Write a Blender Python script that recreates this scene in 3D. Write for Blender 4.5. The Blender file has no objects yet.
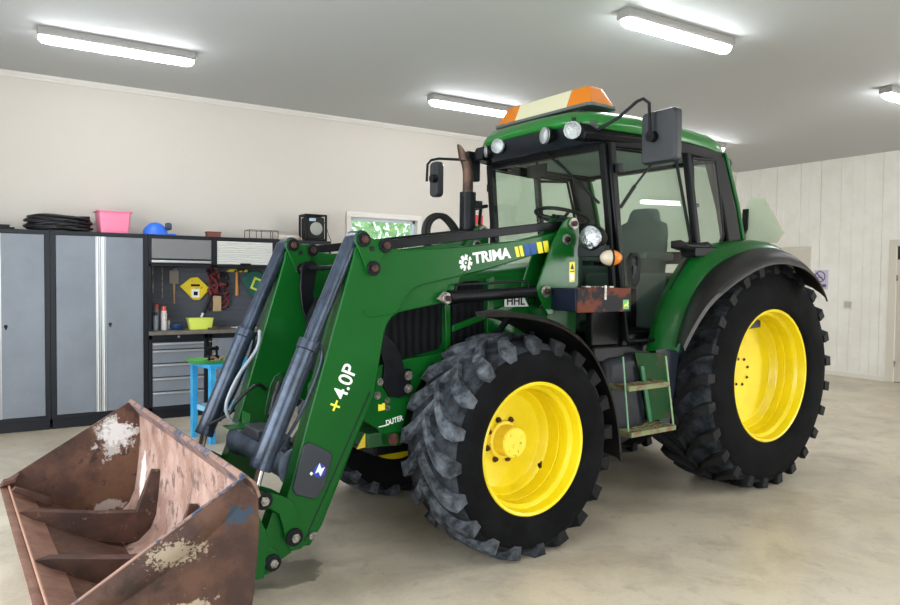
import bpy, bmesh, math, random
from mathutils import Vector, Matrix
random.seed(7)
PI = math.pi
col = bpy.context.scene.collection

# ---------------------------------------------------------------- materials
def lin(h):
    h = h.lstrip('#'); o = []
    for i in (0, 2, 4):
        c = int(h[i:i+2], 16)/255
        o.append(c/12.92 if c <= .04045 else ((c+.055)/1.055)**2.4)
    return (*o, 1)
def mat(name, c, rough=.5, metal=0., bump=None, spec=.5, coat=0, emit=None, estr=0, var=None, c2=None, vscale=4, vlo=.4, vhi=.6, rvar=0):
    m = bpy.data.materials.new(name); m.use_nodes = True
    n = m.node_tree.nodes; l = m.node_tree.links; b = n['Principled BSDF']
    c = lin(c) if isinstance(c, str) else c
    b.inputs['Base Color'].default_value = c
    b.inputs['Roughness'].default_value = rough; b.inputs['Metallic'].default_value = metal
    b.inputs['Specular IOR Level'].default_value = spec
    b.inputs['Coat Weight'].default_value = coat
    if emit:
        b.inputs['Emission Color'].default_value = lin(emit); b.inputs['Emission Strength'].default_value = estr
    tc = n.new('ShaderNodeTexCoord')
    if c2:
        t = n.new('ShaderNodeTexNoise'); t.inputs['Scale'].default_value = vscale; t.inputs['Detail'].default_value = 8
        t.inputs['Roughness'].default_value = .62
        l.new(tc.outputs['Object'], t.inputs['Vector'])
        r = n.new('ShaderNodeMapRange'); r.inputs['From Min'].default_value = vlo; r.inputs['From Max'].default_value = vhi
        l.new(t.outputs['Fac'], r.inputs['Value'])
        mx = n.new('ShaderNodeMix'); mx.data_type = 'RGBA'; mx.inputs['A'].default_value = c; mx.inputs['B'].default_value = lin(c2)
        l.new(r.outputs['Result'], mx.inputs['Factor']); l.new(mx.outputs['Result'], b.inputs['Base Color'])
        m['mix'] = mx.name
        if rvar:
            rr = n.new('ShaderNodeMapRange'); rr.inputs['To Min'].default_value = rough; rr.inputs['To Max'].default_value = min(1, max(0, rough+rvar))
            l.new(r.outputs['Result'], rr.inputs['Value']); l.new(rr.outputs['Result'], b.inputs['Roughness'])
    if bump:
        s, st = bump
        t = n.new('ShaderNodeTexNoise'); t.inputs['Scale'].default_value = s; t.inputs['Detail'].default_value = 6
        l.new(tc.outputs['Object'], t.inputs['Vector'])
        bp = n.new('ShaderNodeBump'); bp.inputs['Strength'].default_value = st; bp.inputs['Distance'].default_value = .01
        l.new(t.outputs['Fac'], bp.inputs['Height']); l.new(bp.outputs['Normal'], b.inputs['Normal'])
    return m

GREEN = mat('green_paint', '#0a4d17', .28, bump=(3, .04), c2='#0c531c', vscale=2.2, vlo=.3, vhi=.7, coat=.0, spec=.25)
GREEN_D = mat('dusty_green_paint', '#0c4016', .5, c2='#1d5426', vscale=6, vlo=.45, vhi=.8)
GREEN_R = mat('green_roof_plastic', '#156a22', .3, coat=.5)
YEL = mat('yellow_rim_paint', '#e8cf0c', .36, coat=.1, c2='#dcc208', vscale=5, vlo=.45, vhi=.75)
YEL_W = mat('worn_yellow_paint', '#ecd23c', .5, c2='#6b5a1e', vscale=22, vlo=.6, vhi=.72)
RUB = mat('tyre_rubber', '#070708', .85, bump=(60, .25), c2='#131415', vscale=7, vlo=.42, vhi=.8, spec=.12)
RUB_D = mat('dusty_daylit_tyre_rubber', '#23262a', .85, bump=(40, .7), c2='#6d7278', vscale=13, vlo=.4, vhi=.78, spec=.25)
RUB_R = mat('worn_rear_tyre_rubber', '#0b0b0c', .75, bump=(40, .4), c2='#2c2c2d', vscale=8, vlo=.5, vhi=.85, spec=.35)
BLK = mat('black_plastic', '#0b0b0c', .45, spec=.25)
BLKM = mat('satin_black_metal', '#08090a', .4, c2='#111317', vscale=8, spec=.2)
BLKR = mat('matt_black_extension', '#141415', .45, c2='#201c1a', vscale=3, spec=.3)
STEELB = mat('blue_grey_cylinder_paint', '#262e39', .3, .35, c2='#3c485a', vscale=11, vlo=.4, vhi=.75, bump=(30, .1))
CHROME = mat('chrome', '#d8dade', .12, 1)
STEEL = mat('zinc_steel', '#a9a59c', .42, .8, c2='#6d675f', vscale=30)
RUSTY = mat('rusty_steel', '#2b1e19', .7, .3, c2='#4a3126', vscale=25, bump=(60, .3))
DARKR = mat('dark_rusty_steel', '#261c18', .65, .3, c2='#5c3b2c', vscale=18, bump=(50, .3))
HOSE = mat('black_hose_rubber', '#111112', .5)
GREYH = mat('grey_hose', '#8a8f94', .45)
AMBER = mat('amber_lens', '#dd7d0e', .25, coat=.2); AMBER.node_tree.nodes['Principled BSDF'].inputs['Transmission Weight'].default_value = .15
CREAM = mat('cream_beacon_cover', '#cfcaa8', .4)
WHITE = mat('white_lettering', '#f0efe8', .5)
YDEC = mat('yellow_decal', '#f4e23a', .45)
BDEC = mat('blue_decal', '#1f4fa3', .45)
TRIM = mat('white_trim_paint', '#e6e3d9', .5)
SEATM = mat('grey_seat_fabric', '#5b6460', .9, bump=(120, .3))
CABIN = mat('cab_interior_plastic', '#4a524f', .7)
DARKMESH = mat('black_grille_mesh', '#0d0e0f', .7, spec=.1)
LENS = mat('clear_lamp_lens', '#a9adac', .3, .5, bump=(70, 1.))
HLENS = mat('headlamp_reflector_lens', '#9a9d9e', .15, .95, bump=(38, 1.))
REDM = mat('red_plastic', '#c22a1e', .4)
SMVM = mat('pale_green_sign_back', '#bfc4ac', .5, c2='#b3b8a0', vscale=3)

def grille(m):
    n = m.node_tree.nodes; l = m.node_tree.links; b = n['Principled BSDF']
    tc = n.new('ShaderNodeTexCoord'); w = n.new('ShaderNodeTexWave'); w.bands_direction = 'X'; w.inputs['Scale'].default_value = 6
    w.inputs['Distortion'].default_value = 2.5
    l.new(tc.outputs['Object'], w.inputs['Vector'])
    mx = n.new('ShaderNodeMix'); mx.data_type = 'RGBA'; mx.inputs['A'].default_value = lin('#050506'); mx.inputs['B'].default_value = lin('#141718')  # wavy bands paint faint vertical reflections onto the black mesh
    l.new(w.outputs['Fac'], mx.inputs['Factor']); l.new(mx.outputs['Result'], b.inputs['Base Color'])
grille(DARKMESH)

def glass(name, tint, f0=.05):
    m = bpy.data.materials.new(name); m.use_nodes = True
    n = m.node_tree.nodes; l = m.node_tree.links; n.clear()
    o = n.new('ShaderNodeOutputMaterial'); t = n.new('ShaderNodeBsdfTransparent'); t.inputs[0].default_value = lin(tint)
    g = n.new('ShaderNodeBsdfGlossy'); g.inputs['Roughness'].default_value = .015; g.inputs['Color'].default_value = (.9, .9, .9, 1)
    f = n.new('ShaderNodeFresnel'); f.inputs['IOR'].default_value = 1.55
    x = n.new('ShaderNodeMixShader')
    ge = n.new('ShaderNodeNewGeometry'); sb = n.new('ShaderNodeMath'); sb.operation = 'SUBTRACT'; sb.inputs[0].default_value = 1; mu = n.new('ShaderNodeMath'); mu.operation = 'MULTIPLY'
    l.new(ge.outputs['Backfacing'], sb.inputs[1]); l.new(sb.outputs[0], mu.inputs[0]); l.new(f.outputs[0], mu.inputs[1])
    l.new(mu.outputs[0], x.inputs[0]); l.new(t.outputs[0], x.inputs[1]); l.new(g.outputs[0], x.inputs[2]); l.new(x.outputs[0], o.inputs[0])
    return m
GLASS = glass('green_tinted_cab_glass', '#f0f8f3')
WGLASS = glass('window_glass', '#f4faf6')

# bucket steel
def dust_daylit_side(m):  # tread dust, with daylit front and shaded rear put into the colour
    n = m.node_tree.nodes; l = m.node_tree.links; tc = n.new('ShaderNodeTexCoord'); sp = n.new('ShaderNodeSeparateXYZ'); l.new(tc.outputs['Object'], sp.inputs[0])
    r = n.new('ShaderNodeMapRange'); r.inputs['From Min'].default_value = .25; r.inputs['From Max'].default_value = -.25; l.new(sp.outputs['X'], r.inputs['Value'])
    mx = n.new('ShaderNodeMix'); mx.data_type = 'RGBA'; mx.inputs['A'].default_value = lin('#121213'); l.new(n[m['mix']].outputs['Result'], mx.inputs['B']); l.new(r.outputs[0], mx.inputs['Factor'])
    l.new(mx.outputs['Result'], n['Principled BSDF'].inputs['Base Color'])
dust_daylit_side(RUB_D)
def rust_mat(name, base, c2, spots, sp_c, sp_scale, sp_lo, patch=None, blue=None):
    m = mat(name, base, .72, .15, bump=(26, .5), c2=c2, vscale=4.5, vlo=.42, vhi=.6)
    n = m.node_tree.nodes; l = m.node_tree.links; b = n['Principled BSDF']; prev = n[m['mix']].outputs['Result']
    tc = n.new('ShaderNodeTexCoord')
    def layer(prev, color, scale, lo, hi, mask=None, seed=0):
        t = n.new('ShaderNodeTexNoise'); t.inputs['Scale'].default_value = scale; t.inputs['Detail'].default_value = 9; t.inputs['Roughness'].default_value = .7
        mp = n.new('ShaderNodeMapping'); mp.inputs['Location'].default_value = (seed, seed*1.7, seed*.3)
        l.new(tc.outputs['Object'], mp.inputs[0]); l.new(mp.outputs[0], t.inputs['Vector'])
        f = t.outputs['Fac']
        if mask:      # stain with its own place on the steel
            vm = n.new('ShaderNodeVectorMath'); vm.operation = 'SUBTRACT'; vm.inputs[1].default_value = mask[0]
            l.new(tc.outputs['Object'], vm.inputs[0])
            sc = n.new('ShaderNodeVectorMath'); sc.operation = 'MULTIPLY'; sc.inputs[1].default_value = mask[1]
            l.new(vm.outputs[0], sc.inputs[0])
            ln = n.new('ShaderNodeVectorMath'); ln.operation = 'LENGTH'; l.new(sc.outputs[0], ln.inputs[0])
            mr = n.new('ShaderNodeMapRange'); mr.inputs['From Min'].default_value = 0; mr.inputs['From Max'].default_value = 1.3
            mr.inputs['To Min'].default_value = .32; mr.inputs['To Max'].default_value = -.35
            l.new(ln.outputs['Value'], mr.inputs['Value'])
            ad = n.new('ShaderNodeMath'); ad.operation = 'ADD'; l.new(f, ad.inputs[0]); l.new(mr.outputs[0], ad.inputs[1]); f = ad.outputs[0]
        r = n.new('ShaderNodeMapRange'); r.inputs['From Min'].default_value = lo; r.inputs['From Max'].default_value = hi; l.new(f, r.inputs['Value'])
        mx = n.new('ShaderNodeMix'); mx.data_type = 'RGBA'; l.new(prev, mx.inputs['A']); mx.inputs['B'].default_value = lin(color)
        l.new(r.outputs[0], mx.inputs['Factor']); return mx.outputs['Result']
    if spots: prev = layer(prev, sp_c, sp_scale, sp_lo, sp_lo+.06, seed=3)
    prev = layer(prev, '#9c8a76', 42, .67, .71, seed=9)
    for pc, pm, ps in (patch or []): prev = layer(prev, pc, ps, .6, .66, mask=pm, seed=5)
    l.new(prev, b.inputs['Base Color'])
    return m
BK_SIDE_IN = rust_mat('bucket_inner_side_steel', '#452b20', '#63432f', True, '#33211a', 9, .56,
    [('#a9a29b', ((-1.81, 1.03, .555), (3.5, 1, 3.7)), 14), ('#cdc8c3', ((-1.79, 1.03, .565), (4.6, 1, 4.6)), 34), ('#5b3a2b', ((-1.74, 1.03, .66), (9, 1, 7)), 20), ('#a09388', ((-1.85, 1.03, .1), (5, 1, 14)), 14)])
BK_SIDE_OUT = rust_mat('bucket_outer_side_steel', '#38221a', '#573a2a', True, '#2d1d16', 7, .57,
    [('#94866f', ((-1.86, -1.04, .18), (5, 1, 14)), 22), ('#8f806c', ((-1.98, -1.04, .5), (4.0, 1, 9)), 60),
     ('#9a8b76', ((-1.95, -1.04, .27), (3.4, 1, 16)), 26), ('#2c3d4d', ((-1.74, -1.04, .6), (6, 1, 12)), 26)])
BK_BACK = rust_mat('bucket_worn_back_plate', '#8b6a5b', '#a98a7c', True, '#6d564c', 11, .54,
    [('#e5d6cd', ((-1.64, .86, .3), (3, 6, 3.4)), 9)])
BK_FLOOR = rust_mat('bucket_floor_steel', '#4c3328', '#684838', True, '#4c3328', 6, .6)
BK_RIM = rust_mat('bucket_painted_rim', '#8c6b5c', '#775c50', True, '#333f54', 11, .5)
BK_RIB = rust_mat('bucket_rib_steel', '#3b261e', '#56382c', True, '#7a664e', 18, .6)

# room
def floor_mat():
    m = mat('concrete_floor', '#c6b9a2', .3, c2='#cfc4b0', vscale=.7, vlo=.35, vhi=.7, bump=(14, .06))
    n = m.node_tree.nodes; l = m.node_tree.links; b = n['Principled BSDF']; prev = n[m['mix']].outputs['Result']
    tc = n.new('ShaderNodeTexCoord')
    for sc, lo, hi, c, f in ((1.9, .45, .75, '#85796a', .6), (7, .55, .72, '#857868', .4), (.45, .48, .7, '#948f7d', .6), (40, .55, .75, '#857968', .35)):
        t = n.new('ShaderNodeTexNoise'); t.inputs['Scale'].default_value = sc; t.inputs['Detail'].default_value = 10; t.inputs['Roughness'].default_value = .65
        t.inputs['Distortion'].default_value = .5
        l.new(tc.outputs['Object'], t.inputs['Vector'])
        r = n.new('ShaderNodeMapRange'); r.inputs['From Min'].default_value = lo; r.inputs['From Max'].default_value = hi; r.inputs['To Max'].default_value = f
        l.new(t.outputs['Fac'], r.inputs['Value'])
        mx = n.new('ShaderNodeMix'); mx.data_type = 'RGBA'; l.new(prev, mx.inputs['A']); mx.inputs['B'].default_value = lin(c)
        l.new(r.outputs[0], mx.inputs['Factor']); prev = mx.outputs['Result']
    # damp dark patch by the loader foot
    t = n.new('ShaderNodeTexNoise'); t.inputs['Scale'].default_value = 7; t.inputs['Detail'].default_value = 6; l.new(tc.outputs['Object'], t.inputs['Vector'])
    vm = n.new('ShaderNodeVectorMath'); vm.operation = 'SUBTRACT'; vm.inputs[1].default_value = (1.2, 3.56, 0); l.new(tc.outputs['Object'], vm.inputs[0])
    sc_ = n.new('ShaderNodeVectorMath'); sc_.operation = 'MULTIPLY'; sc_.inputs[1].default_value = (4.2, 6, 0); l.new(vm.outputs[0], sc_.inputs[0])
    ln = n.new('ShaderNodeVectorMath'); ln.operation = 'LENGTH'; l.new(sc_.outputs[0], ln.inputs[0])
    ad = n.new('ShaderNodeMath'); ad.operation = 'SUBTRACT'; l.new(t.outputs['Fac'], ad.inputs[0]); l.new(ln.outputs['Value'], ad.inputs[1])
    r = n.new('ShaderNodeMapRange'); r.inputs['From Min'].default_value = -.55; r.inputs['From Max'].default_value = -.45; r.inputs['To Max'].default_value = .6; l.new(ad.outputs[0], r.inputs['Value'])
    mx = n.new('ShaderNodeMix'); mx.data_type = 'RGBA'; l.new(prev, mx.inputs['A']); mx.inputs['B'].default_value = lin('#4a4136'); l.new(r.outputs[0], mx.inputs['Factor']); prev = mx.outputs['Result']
    l.new(prev, b.inputs['Base Color'])
    t = n.new('ShaderNodeTexNoise'); t.inputs['Scale'].default_value = 1.6; t.inputs['Detail'].default_value = 8
    l.new(tc.outputs['Object'], t.inputs['Vector'])
    r = n.new('ShaderNodeMapRange'); r.inputs['To Min'].default_value = .22; r.inputs['To Max'].default_value = .5; l.new(t.outputs['Fac'], r.inputs['Value'])
    l.new(r.outputs[0], b.inputs['Roughness'])
    return m
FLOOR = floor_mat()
WALL = mat('cream_plaster_wall', '#c1bab0', .85, bump=(60, .05))
CEIL = mat('white_painted_ceiling', '#b3b5b4', .8, bump=(40, .03))
PLANK = mat('white_painted_planks', '#f6f4ed', .55, c2='#f0ede4', vscale=3)
DOORM = mat('cream_door_paint', '#d8d2c4', .5)
CABF = mat('black_powder_coat', '#12151b', .45, spec=.3)
CABG = mat('grey_powder_coat', '#6f747c', .42, c2='#777c84', vscale=2)
CABG2 = mat('grey_flap_powder_coat', '#707070', .45)
ALU = mat('brushed_aluminium', '#bdbdbc', .32, .7)
PEG = mat('slate_back_panel', '#4c4f57', .6)
TOPM = mat('worktop_grey', '#5d5850', .5, c2='#6b655c', vscale=12)
CORR = mat('white_roller_shutter', '#c9c9c3', .5)

# ---------------------------------------------------------------- mesh helpers
def nb(): return bmesh.new()
def obj(name, bm, m, parent=None, bevel=0, smooth=35, loc=None):
    bmesh.ops.remove_doubles(bm, verts=bm.verts, dist=1e-5)
    bmesh.ops.recalc_face_normals(bm, faces=bm.faces)
    for f in bm.faces: f.smooth = True
    ca = math.radians(smooth)
    for e in bm.edges:
        if len(e.link_faces) == 2:
            try: a = e.calc_face_angle()
            except Exception: a = 0
            e.smooth = a < ca
        else: e.smooth = False
    me = bpy.data.meshes.new(name); bm.to_mesh(me); bm.free()
    ms = m if isinstance(m, (list, tuple)) else [m]
    for x in ms: me.materials.append(x)
    o = bpy.data.objects.new(name, me); col.objects.link(o)
    if parent: o.parent = parent
    if loc: o.location = loc
    if bevel:
        b = o.modifiers.new('bevel', 'BEVEL'); b.width = bevel; b.segments = 2; b.limit_method = 'ANGLE'; b.angle_limit = math.radians(40)
        b.harden_normals = False
    return o
def tag(o, label=None, cat=None, group=None, kind=None):
    if label: o['label'] = label
    if cat: o['category'] = cat
    if group: o['group'] = group
    if kind: o['kind'] = kind
    return o
def empty(name, loc=(0, 0, 0), rz=0, parent=None):
    o = bpy.data.objects.new(name, None); col.objects.link(o); o.location = loc; o.rotation_euler.z = rz; o.empty_display_size = .1
    if parent: o.parent = parent
    return o
def struct(name, bm, m, label=None, **k):
    o = obj(name, bm, m, **k); o['kind'] = 'structure'
    if label: o['label'] = label
    return o
def prism(bm, pts, y0, y1, mi=0):
    a = [bm.verts.new((p[0], y0, p[1])) for p in pts]; b = [bm.verts.new((p[0], y1, p[1])) for p in pts]
    n = len(pts); fs = [bm.faces.new(a), bm.faces.new(b[::-1])]
    for i in range(n): fs.append(bm.faces.new((a[i], b[i], b[(i+1) % n], a[(i+1) % n])))
    for f in fs: f.material_index = mi
def prismz(bm, pts, z0, z1, mi=0):
    a = [bm.verts.new((p[0], p[1], z0)) for p in pts]; b = [bm.verts.new((p[0], p[1], z1)) for p in pts]
    n = len(pts); fs = [bm.faces.new(a), bm.faces.new(b[::-1])]
    for i in range(n): fs.append(bm.faces.new((a[i], b[i], b[(i+1) % n], a[(i+1) % n])))
    for f in fs: f.material_index = mi
def prismx(bm, pts, x0, x1, mi=0):
    a = [bm.verts.new((x0, p[0], p[1])) for p in pts]; b = [bm.verts.new((x1, p[0], p[1])) for p in pts]
    n = len(pts); fs = [bm.faces.new(a), bm.faces.new(b[::-1])]
    for i in range(n): fs.append(bm.faces.new((a[i], b[i], b[(i+1) % n], a[(i+1) % n])))
    for f in fs: f.material_index = mi
def box(bm, lo, hi, mi=0, M=None):
    vs = []
    for x in (lo[0], hi[0]):
        for y in (lo[1], hi[1]):
            for z in (lo[2], hi[2]):
                v = Vector((x, y, z)); vs.append(bm.verts.new(M @ v if M else v))
    for q in ((0, 1, 3, 2), (4, 6, 7, 5), (0, 4, 5, 1), (2, 3, 7, 6), (0, 2, 6, 4), (1, 5, 7, 3)):
        bm.faces.new([vs[i] for i in q]).material_index = mi
def frame_of(d):
    d = d.normalized(); u = Vector((0, 0, 1)) if abs(d.z) < .95 else Vector((1, 0, 0))
    a = d.cross(u).normalized(); return a, a.cross(d).normalized()
def cyl(bm, p0, p1, r0, r1=None, n=24, mi=0, caps=True):
    p0, p1 = Vector(p0), Vector(p1); r1 = r0 if r1 is None else r1
    a, b = frame_of(p1-p0); A = []; B = []
    for i in range(n):
        t = 2*PI*i/n; d = a*math.cos(t)+b*math.sin(t)
        A.append(bm.verts.new(p0+d*r0)); B.append(bm.verts.new(p1+d*r1))
    for i in range(n): bm.faces.new((A[i], A[(i+1) % n], B[(i+1) % n], B[i])).material_index = mi
    if caps:
        bm.faces.new(A).material_index = mi; bm.faces.new(B[::-1]).material_index = mi
def catmull(pts, k=6):
    pts = [Vector(p) for p in pts]; o = []
    for i in range(len(pts)-1):
        p0 = pts[max(i-1, 0)]; p1 = pts[i]; p2 = pts[i+1]; p3 = pts[min(i+2, len(pts)-1)]
        for j in range(k):
            t = j/k
            o.append(.5*((2*p1)+(-p0+p2)*t+(2*p0-5*p1+4*p2-p3)*t*t+(-p0+3*p1-3*p2+p3)*t**3))
    o.append(pts[-1]); return o
def tube(bm, pts, r, n=10, mi=0, smooth=True, k=6, close=False):
    P = catmull(pts, k) if smooth else [Vector(p) for p in pts]
    rings = []; a0 = None
    for i, p in enumerate(P):
        d = (P[min(i+1, len(P)-1)]-P[max(i-1, 0)])
        if d.length < 1e-9: continue
        d.normalize()
        if a0 is None: a, b = frame_of(d)
        else:
            a = (a0-d*a0.dot(d)).normalized(); b = a.cross(d).normalized()
        a0 = a
        rr = r[i*(len(r)-1)//max(1, len(P)-1)] if isinstance(r, (list, tuple)) else r
        rings.append([bm.verts.new(p+(a*math.cos(2*PI*j/n)+b*math.sin(2*PI*j/n))*rr) for j in range(n)])
    for A, B in zip(rings, rings[1:]):
        for j in range(n): bm.faces.new((A[j], A[(j+1) % n], B[(j+1) % n], B[j])).material_index = mi
    if not close:
        bm.faces.new(rings[0]).material_index = mi; bm.faces.new(rings[-1][::-1]).material_index = mi
def lathe(bm, prof, c, n=64, axis='y', mi=0, closed=False, flat=None, cap=True):
    rings = []
    for r, h in prof:
        ring = []
        for i in range(n):
            t = 2*PI*i/n
            if axis == 'y': v = Vector((c[0]-r*math.cos(t), c[1]+h, c[2]+r*math.sin(t)))
            elif axis == 'z': v = Vector((c[0]+r*math.cos(t), c[1]+r*math.sin(t), c[2]+h))
            else: v = Vector((c[0]+h, c[1]+r*math.cos(t), c[2]+r*math.sin(t)))
            if flat is not None and v.z < flat: v.z = flat
            ring.append(bm.verts.new(v))
        rings.append(ring)
    pr = list(zip(rings, rings[1:])) + ([(rings[-1], rings[0])] if closed else [])
    for A, B in pr:
        for i in range(n):
            try: bm.faces.new((A[i], A[(i+1) % n], B[(i+1) % n], B[i])).material_index = mi
            except ValueError: pass
    if not closed and cap:
        for R, rr in ((rings[0], prof[0][0]), (rings[-1][::-1], prof[-1][0])):
            if rr > .0005:
                try: bm.faces.new(R).material_index = mi
                except ValueError: pass
def loft(bm, rings, closed=True, caps=True, mi=0):
    R = [[bm.verts.new(Vector(p)) for p in r] for r in rings]; n = len(R[0])
    for A, B in zip(R, R[1:]):
        for j in range(n if closed else n-1):
            bm.faces.new((A[j], A[(j+1) % n], B[(j+1) % n], B[j])).material_index = mi
    if caps and closed:
        bm.faces.new(R[0]).material_index = mi; bm.faces.new(R[-1][::-1]).material_index = mi
def resample(pts, n):
    P = [Vector(p) for p in pts]; L = [0]
    for a, b in zip(P, P[1:]): L.append(L[-1]+(b-a).length)
    o = []
    for i in range(n):
        s = L[-1]*i/(n-1); k = 0
        while k < len(L)-2 and L[k+1] < s: k += 1
        t = (s-L[k])/max(1e-9, L[k+1]-L[k]); o.append(P[k].lerp(P[k+1], t))
    return o
def rrect(w, h, r, k=4):
    o = []
    for cx, cy, a0 in ((w-r, h-r, 0), (-w+r, h-r, 90), (-w+r, -h+r, 180), (w-r, -h+r, 270)):
        for i in range(k+1):
            a = math.radians(a0+90*i/k); o.append((cx+r*math.cos(a), cy+r*math.sin(a)))
    return o
def hexbolt(bm, c, r, h, side=-1, mi=0, washer=True):
    c = Vector(c)
    if washer: cyl(bm, c, c+Vector((0, side*h*.35, 0)), r*1.45, n=20, mi=mi)
    cyl(bm, c, c+Vector((0, side*h, 0)), r, n=6, mi=mi)
    cyl(bm, c, c+Vector((0, side*h*1.35, 0)), r*.5, n=12, mi=mi)
def text(name, s, p, right, up, size, m, parent, ext=.0008, sx=1., shear=0, bold=0., label=None, align='LEFT'):
    cu = bpy.data.curves.new(name, 'FONT'); cu.body = s; cu.size = size; cu.extrude = ext; cu.offset = bold; cu.shear = shear; cu.align_x = align
    tmp = bpy.data.objects.new(name, cu); col.objects.link(tmp)
    bpy.context.view_layer.update()
    dg = bpy.context.evaluated_depsgraph_get()
    me = bpy.data.meshes.new_from_object(tmp.evaluated_get(dg))
    col.objects.unlink(tmp); bpy.data.objects.remove(tmp)
    me.materials.clear(); me.materials.append(m)
    x = Vector(right).normalized(); z = x.cross(Vector(up)).normalized(); y = z.cross(x)
    M = Matrix(((x.x*sx, y.x, z.x, p[0]), (x.y*sx, y.y, z.y, p[1]), (x.z*sx, y.z, z.z, p[2]), (0, 0, 0, 1)))
    me.transform(M); me.name = name
    o = bpy.data.objects.new(name, me); col.objects.link(o); o.parent = parent
    if label: o['label'] = label
    return o

# ================================================================= ROOM
X0, X1, Y0, Y1, ZC = -2.3, 11.85, -3.6, 8.6, 3.64
bm = nb(); box(bm, (X0, Y0, -.15), (X1, Y1, 0)); struct('floor', bm, FLOOR, 'smooth grey-beige concrete garage floor with faint stains')
bm = nb(); box(bm, (X0-.2, Y0-.2, ZC), (X1+.2, Y1+.2, ZC+.15)); struct('ceiling', bm, CEIL, 'smooth white painted garage ceiling')
# back wall with small window opening
wx0, wx1, wz0, wz1 = 3.84, 4.84, 1.75, 2.36
bm = nb()
box(bm, (X0-.2, Y1, 0), (wx0, Y1+.2, ZC)); box(bm, (wx1, Y1, 0), (X1+.2, Y1+.2, ZC))
box(bm, (wx0, Y1, 0), (wx1, Y1+.2, wz0)); box(bm, (wx0, Y1, wz1), (wx1, Y1+.2, ZC))
struct('wall_back', bm, WALL, 'cream plastered long wall behind the storage cabinets')
bm = nb(); box(bm, (X0, Y1-.03, ZC-.035), (X1-.02, Y1, ZC)); box(bm, (X0, Y1-.018, ZC-.06), (X1-.02, Y1, ZC-.035))
struct('trim_1', bm, mat('crown_trim_paint', '#c8c3bb', .6), 'thin white crown moulding along the top of the cream wall')
# window
w = empty('window_1', (0, 0, 0)); tag(w, 'small high white window with green foliage outside', None, None, 'structure')
bm = nb(); t = .065
for a in ((wx0-t, wz0-t, wx1+t, wz0), (wx0-t, wz1, wx1+t, wz1+t), (wx0-t, wz0, wx0, wz1), (wx1, wz0, wx1+t, wz1)):
    box(bm, (a[0], Y1-.02, a[1]), (a[2], Y1-.0, a[3]))
obj('window_casing', bm, mat('window_casing_paint', '#cdc8c0', .5), w, .003)
bm = nb(); s = .045
for a in ((wx0, wz0, wx1, wz0+s), (wx0, wz1-s, wx1, wz1), (wx0, wz0, wx0+s, wz1), (wx1-s, wz0, wx1, wz1)):
    box(bm, (a[0], Y1+.05, a[1]), (a[2], Y1+.11, a[3]))
obj('window_frame', bm, mat('grey_window_frame', '#b9c2c6', .4), w, .004)
bm = nb(); box(bm, (wx0+s, Y1+.075, wz0+s), (wx1-s, Y1+.081, wz1-s)); obj('window_pane', bm, WGLASS, w)
# foliage outside window
bm = nb(); rnd = random.Random(3)
for i in range(5200):
    p = Vector((3.0+rnd.random()*4.2, Y1+1.0+rnd.random()*.8, -.02+rnd.random()*3.2)); s = .05+rnd.random()*.07
    a = Vector((rnd.uniform(-1, 1), rnd.uniform(-1, 1), rnd.uniform(-1, 1))).normalized(); b = a.orthogonal().normalized(); c = a.cross(b)
    vs = [bm.verts.new(p+b*s*.5), bm.verts.new(p+c*s), bm.verts.new(p-b*s*.5), bm.verts.new(p-c*s)]; bm.faces.new(vs)
o = obj('hedge_foliage', bm, mat('sunlit_leaf', '#a9cf94', .7, c2='#d0e8bf', vscale=6)); tag(o, 'bright green leafy hedge seen outside the small window', 'hedge', None, 'stuff')
# right wall: white vertical planks
bm = nb(); box(bm, (X1, Y0-.2, 0), (X1+.2, Y1+.2, ZC))
o = struct('wall_right', bm, mat('plank_gap_dark', '#6f6a60', .9), 'white painted wall of vertical wooden planks')
rnd = random.Random(11); bm = nb(); y = Y1
dY0, dY1 = 4.85, 5.69
while y > Y0:
    wd = rnd.uniform(.135, .2); y2 = y-wd+rnd.uniform(.001, .0045)
    q = rnd.uniform(0, .005); g = rnd.uniform(-.003, .003)
    zlo = 0
    if y > dY0-.08 and y2 < dY1+.08: zlo = 2.22
    pts = [(y, zlo), (y+g, ZC), (y2+g, ZC), (y2, zlo)]
    prismx(bm, pts, X1-.022-q, X1, 0); y -= wd
obj('plank_cladding', bm, PLANK, o, .002)
bm = nb(); box(bm, (X1-.045, dY1+.09, 0), (X1-.02, Y1, .07)); struct('baseboard_right', bm, TRIM, 'low white skirting board along the plank wall')
# door right
d = empty('door_1', (X1, dY0, 0)); tag(d, 'cream painted door in a cream frame at the far right of the plank wall', None, None, 'structure')
d.location = (0, 0, 0)
bm = nb()
box(bm, (X1-.05, dY1-.02, 0), (X1-.01, dY1+.09, 2.24)); box(bm, (X1-.05, dY0-.09, 0), (X1-.01, dY0+.02, 2.24)); box(bm, (X1-.05, dY0+.02, 2.14), (X1-.01, dY1-.02, 2.24))
obj('door_frame', bm, DOORM, d, .004)
bm = nb(); box(bm, (X1-.02, dY0+.02, .01), (X1-.004, dY1-.02, 1.88)); box(bm, (X1-.028, dY0+.02, 1.88), (X1-.004, dY1-.02, 1.93))
for z0, z1 in ((.2, .85), (1.0, 1.75)):
    box(bm, (X1-.026, dY0+.15, z0), (X1-.02, dY1-.13, z1))
obj('door_panel', bm, mat('grey_cream_door', '#cbc4b6', .5), d, .004)
bm = nb(); box(bm, (X1-.016, dY0+.02, 1.93), (X1-.004, dY1-.02, 2.14)); obj('transom_glass', bm, mat('dark_transom', '#2c2a27', .2), d)
bm = nb(); cyl(bm, (X1-.035, dY1-.03, .25), (X1-.035, dY1-.03, .34), .012, n=10); cyl(bm, (X1-.035, dY1-.03, 1.6), (X1-.035, dY1-.03, 1.69), .012, n=10)
obj('hinge', bm, STEEL, d)
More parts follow.
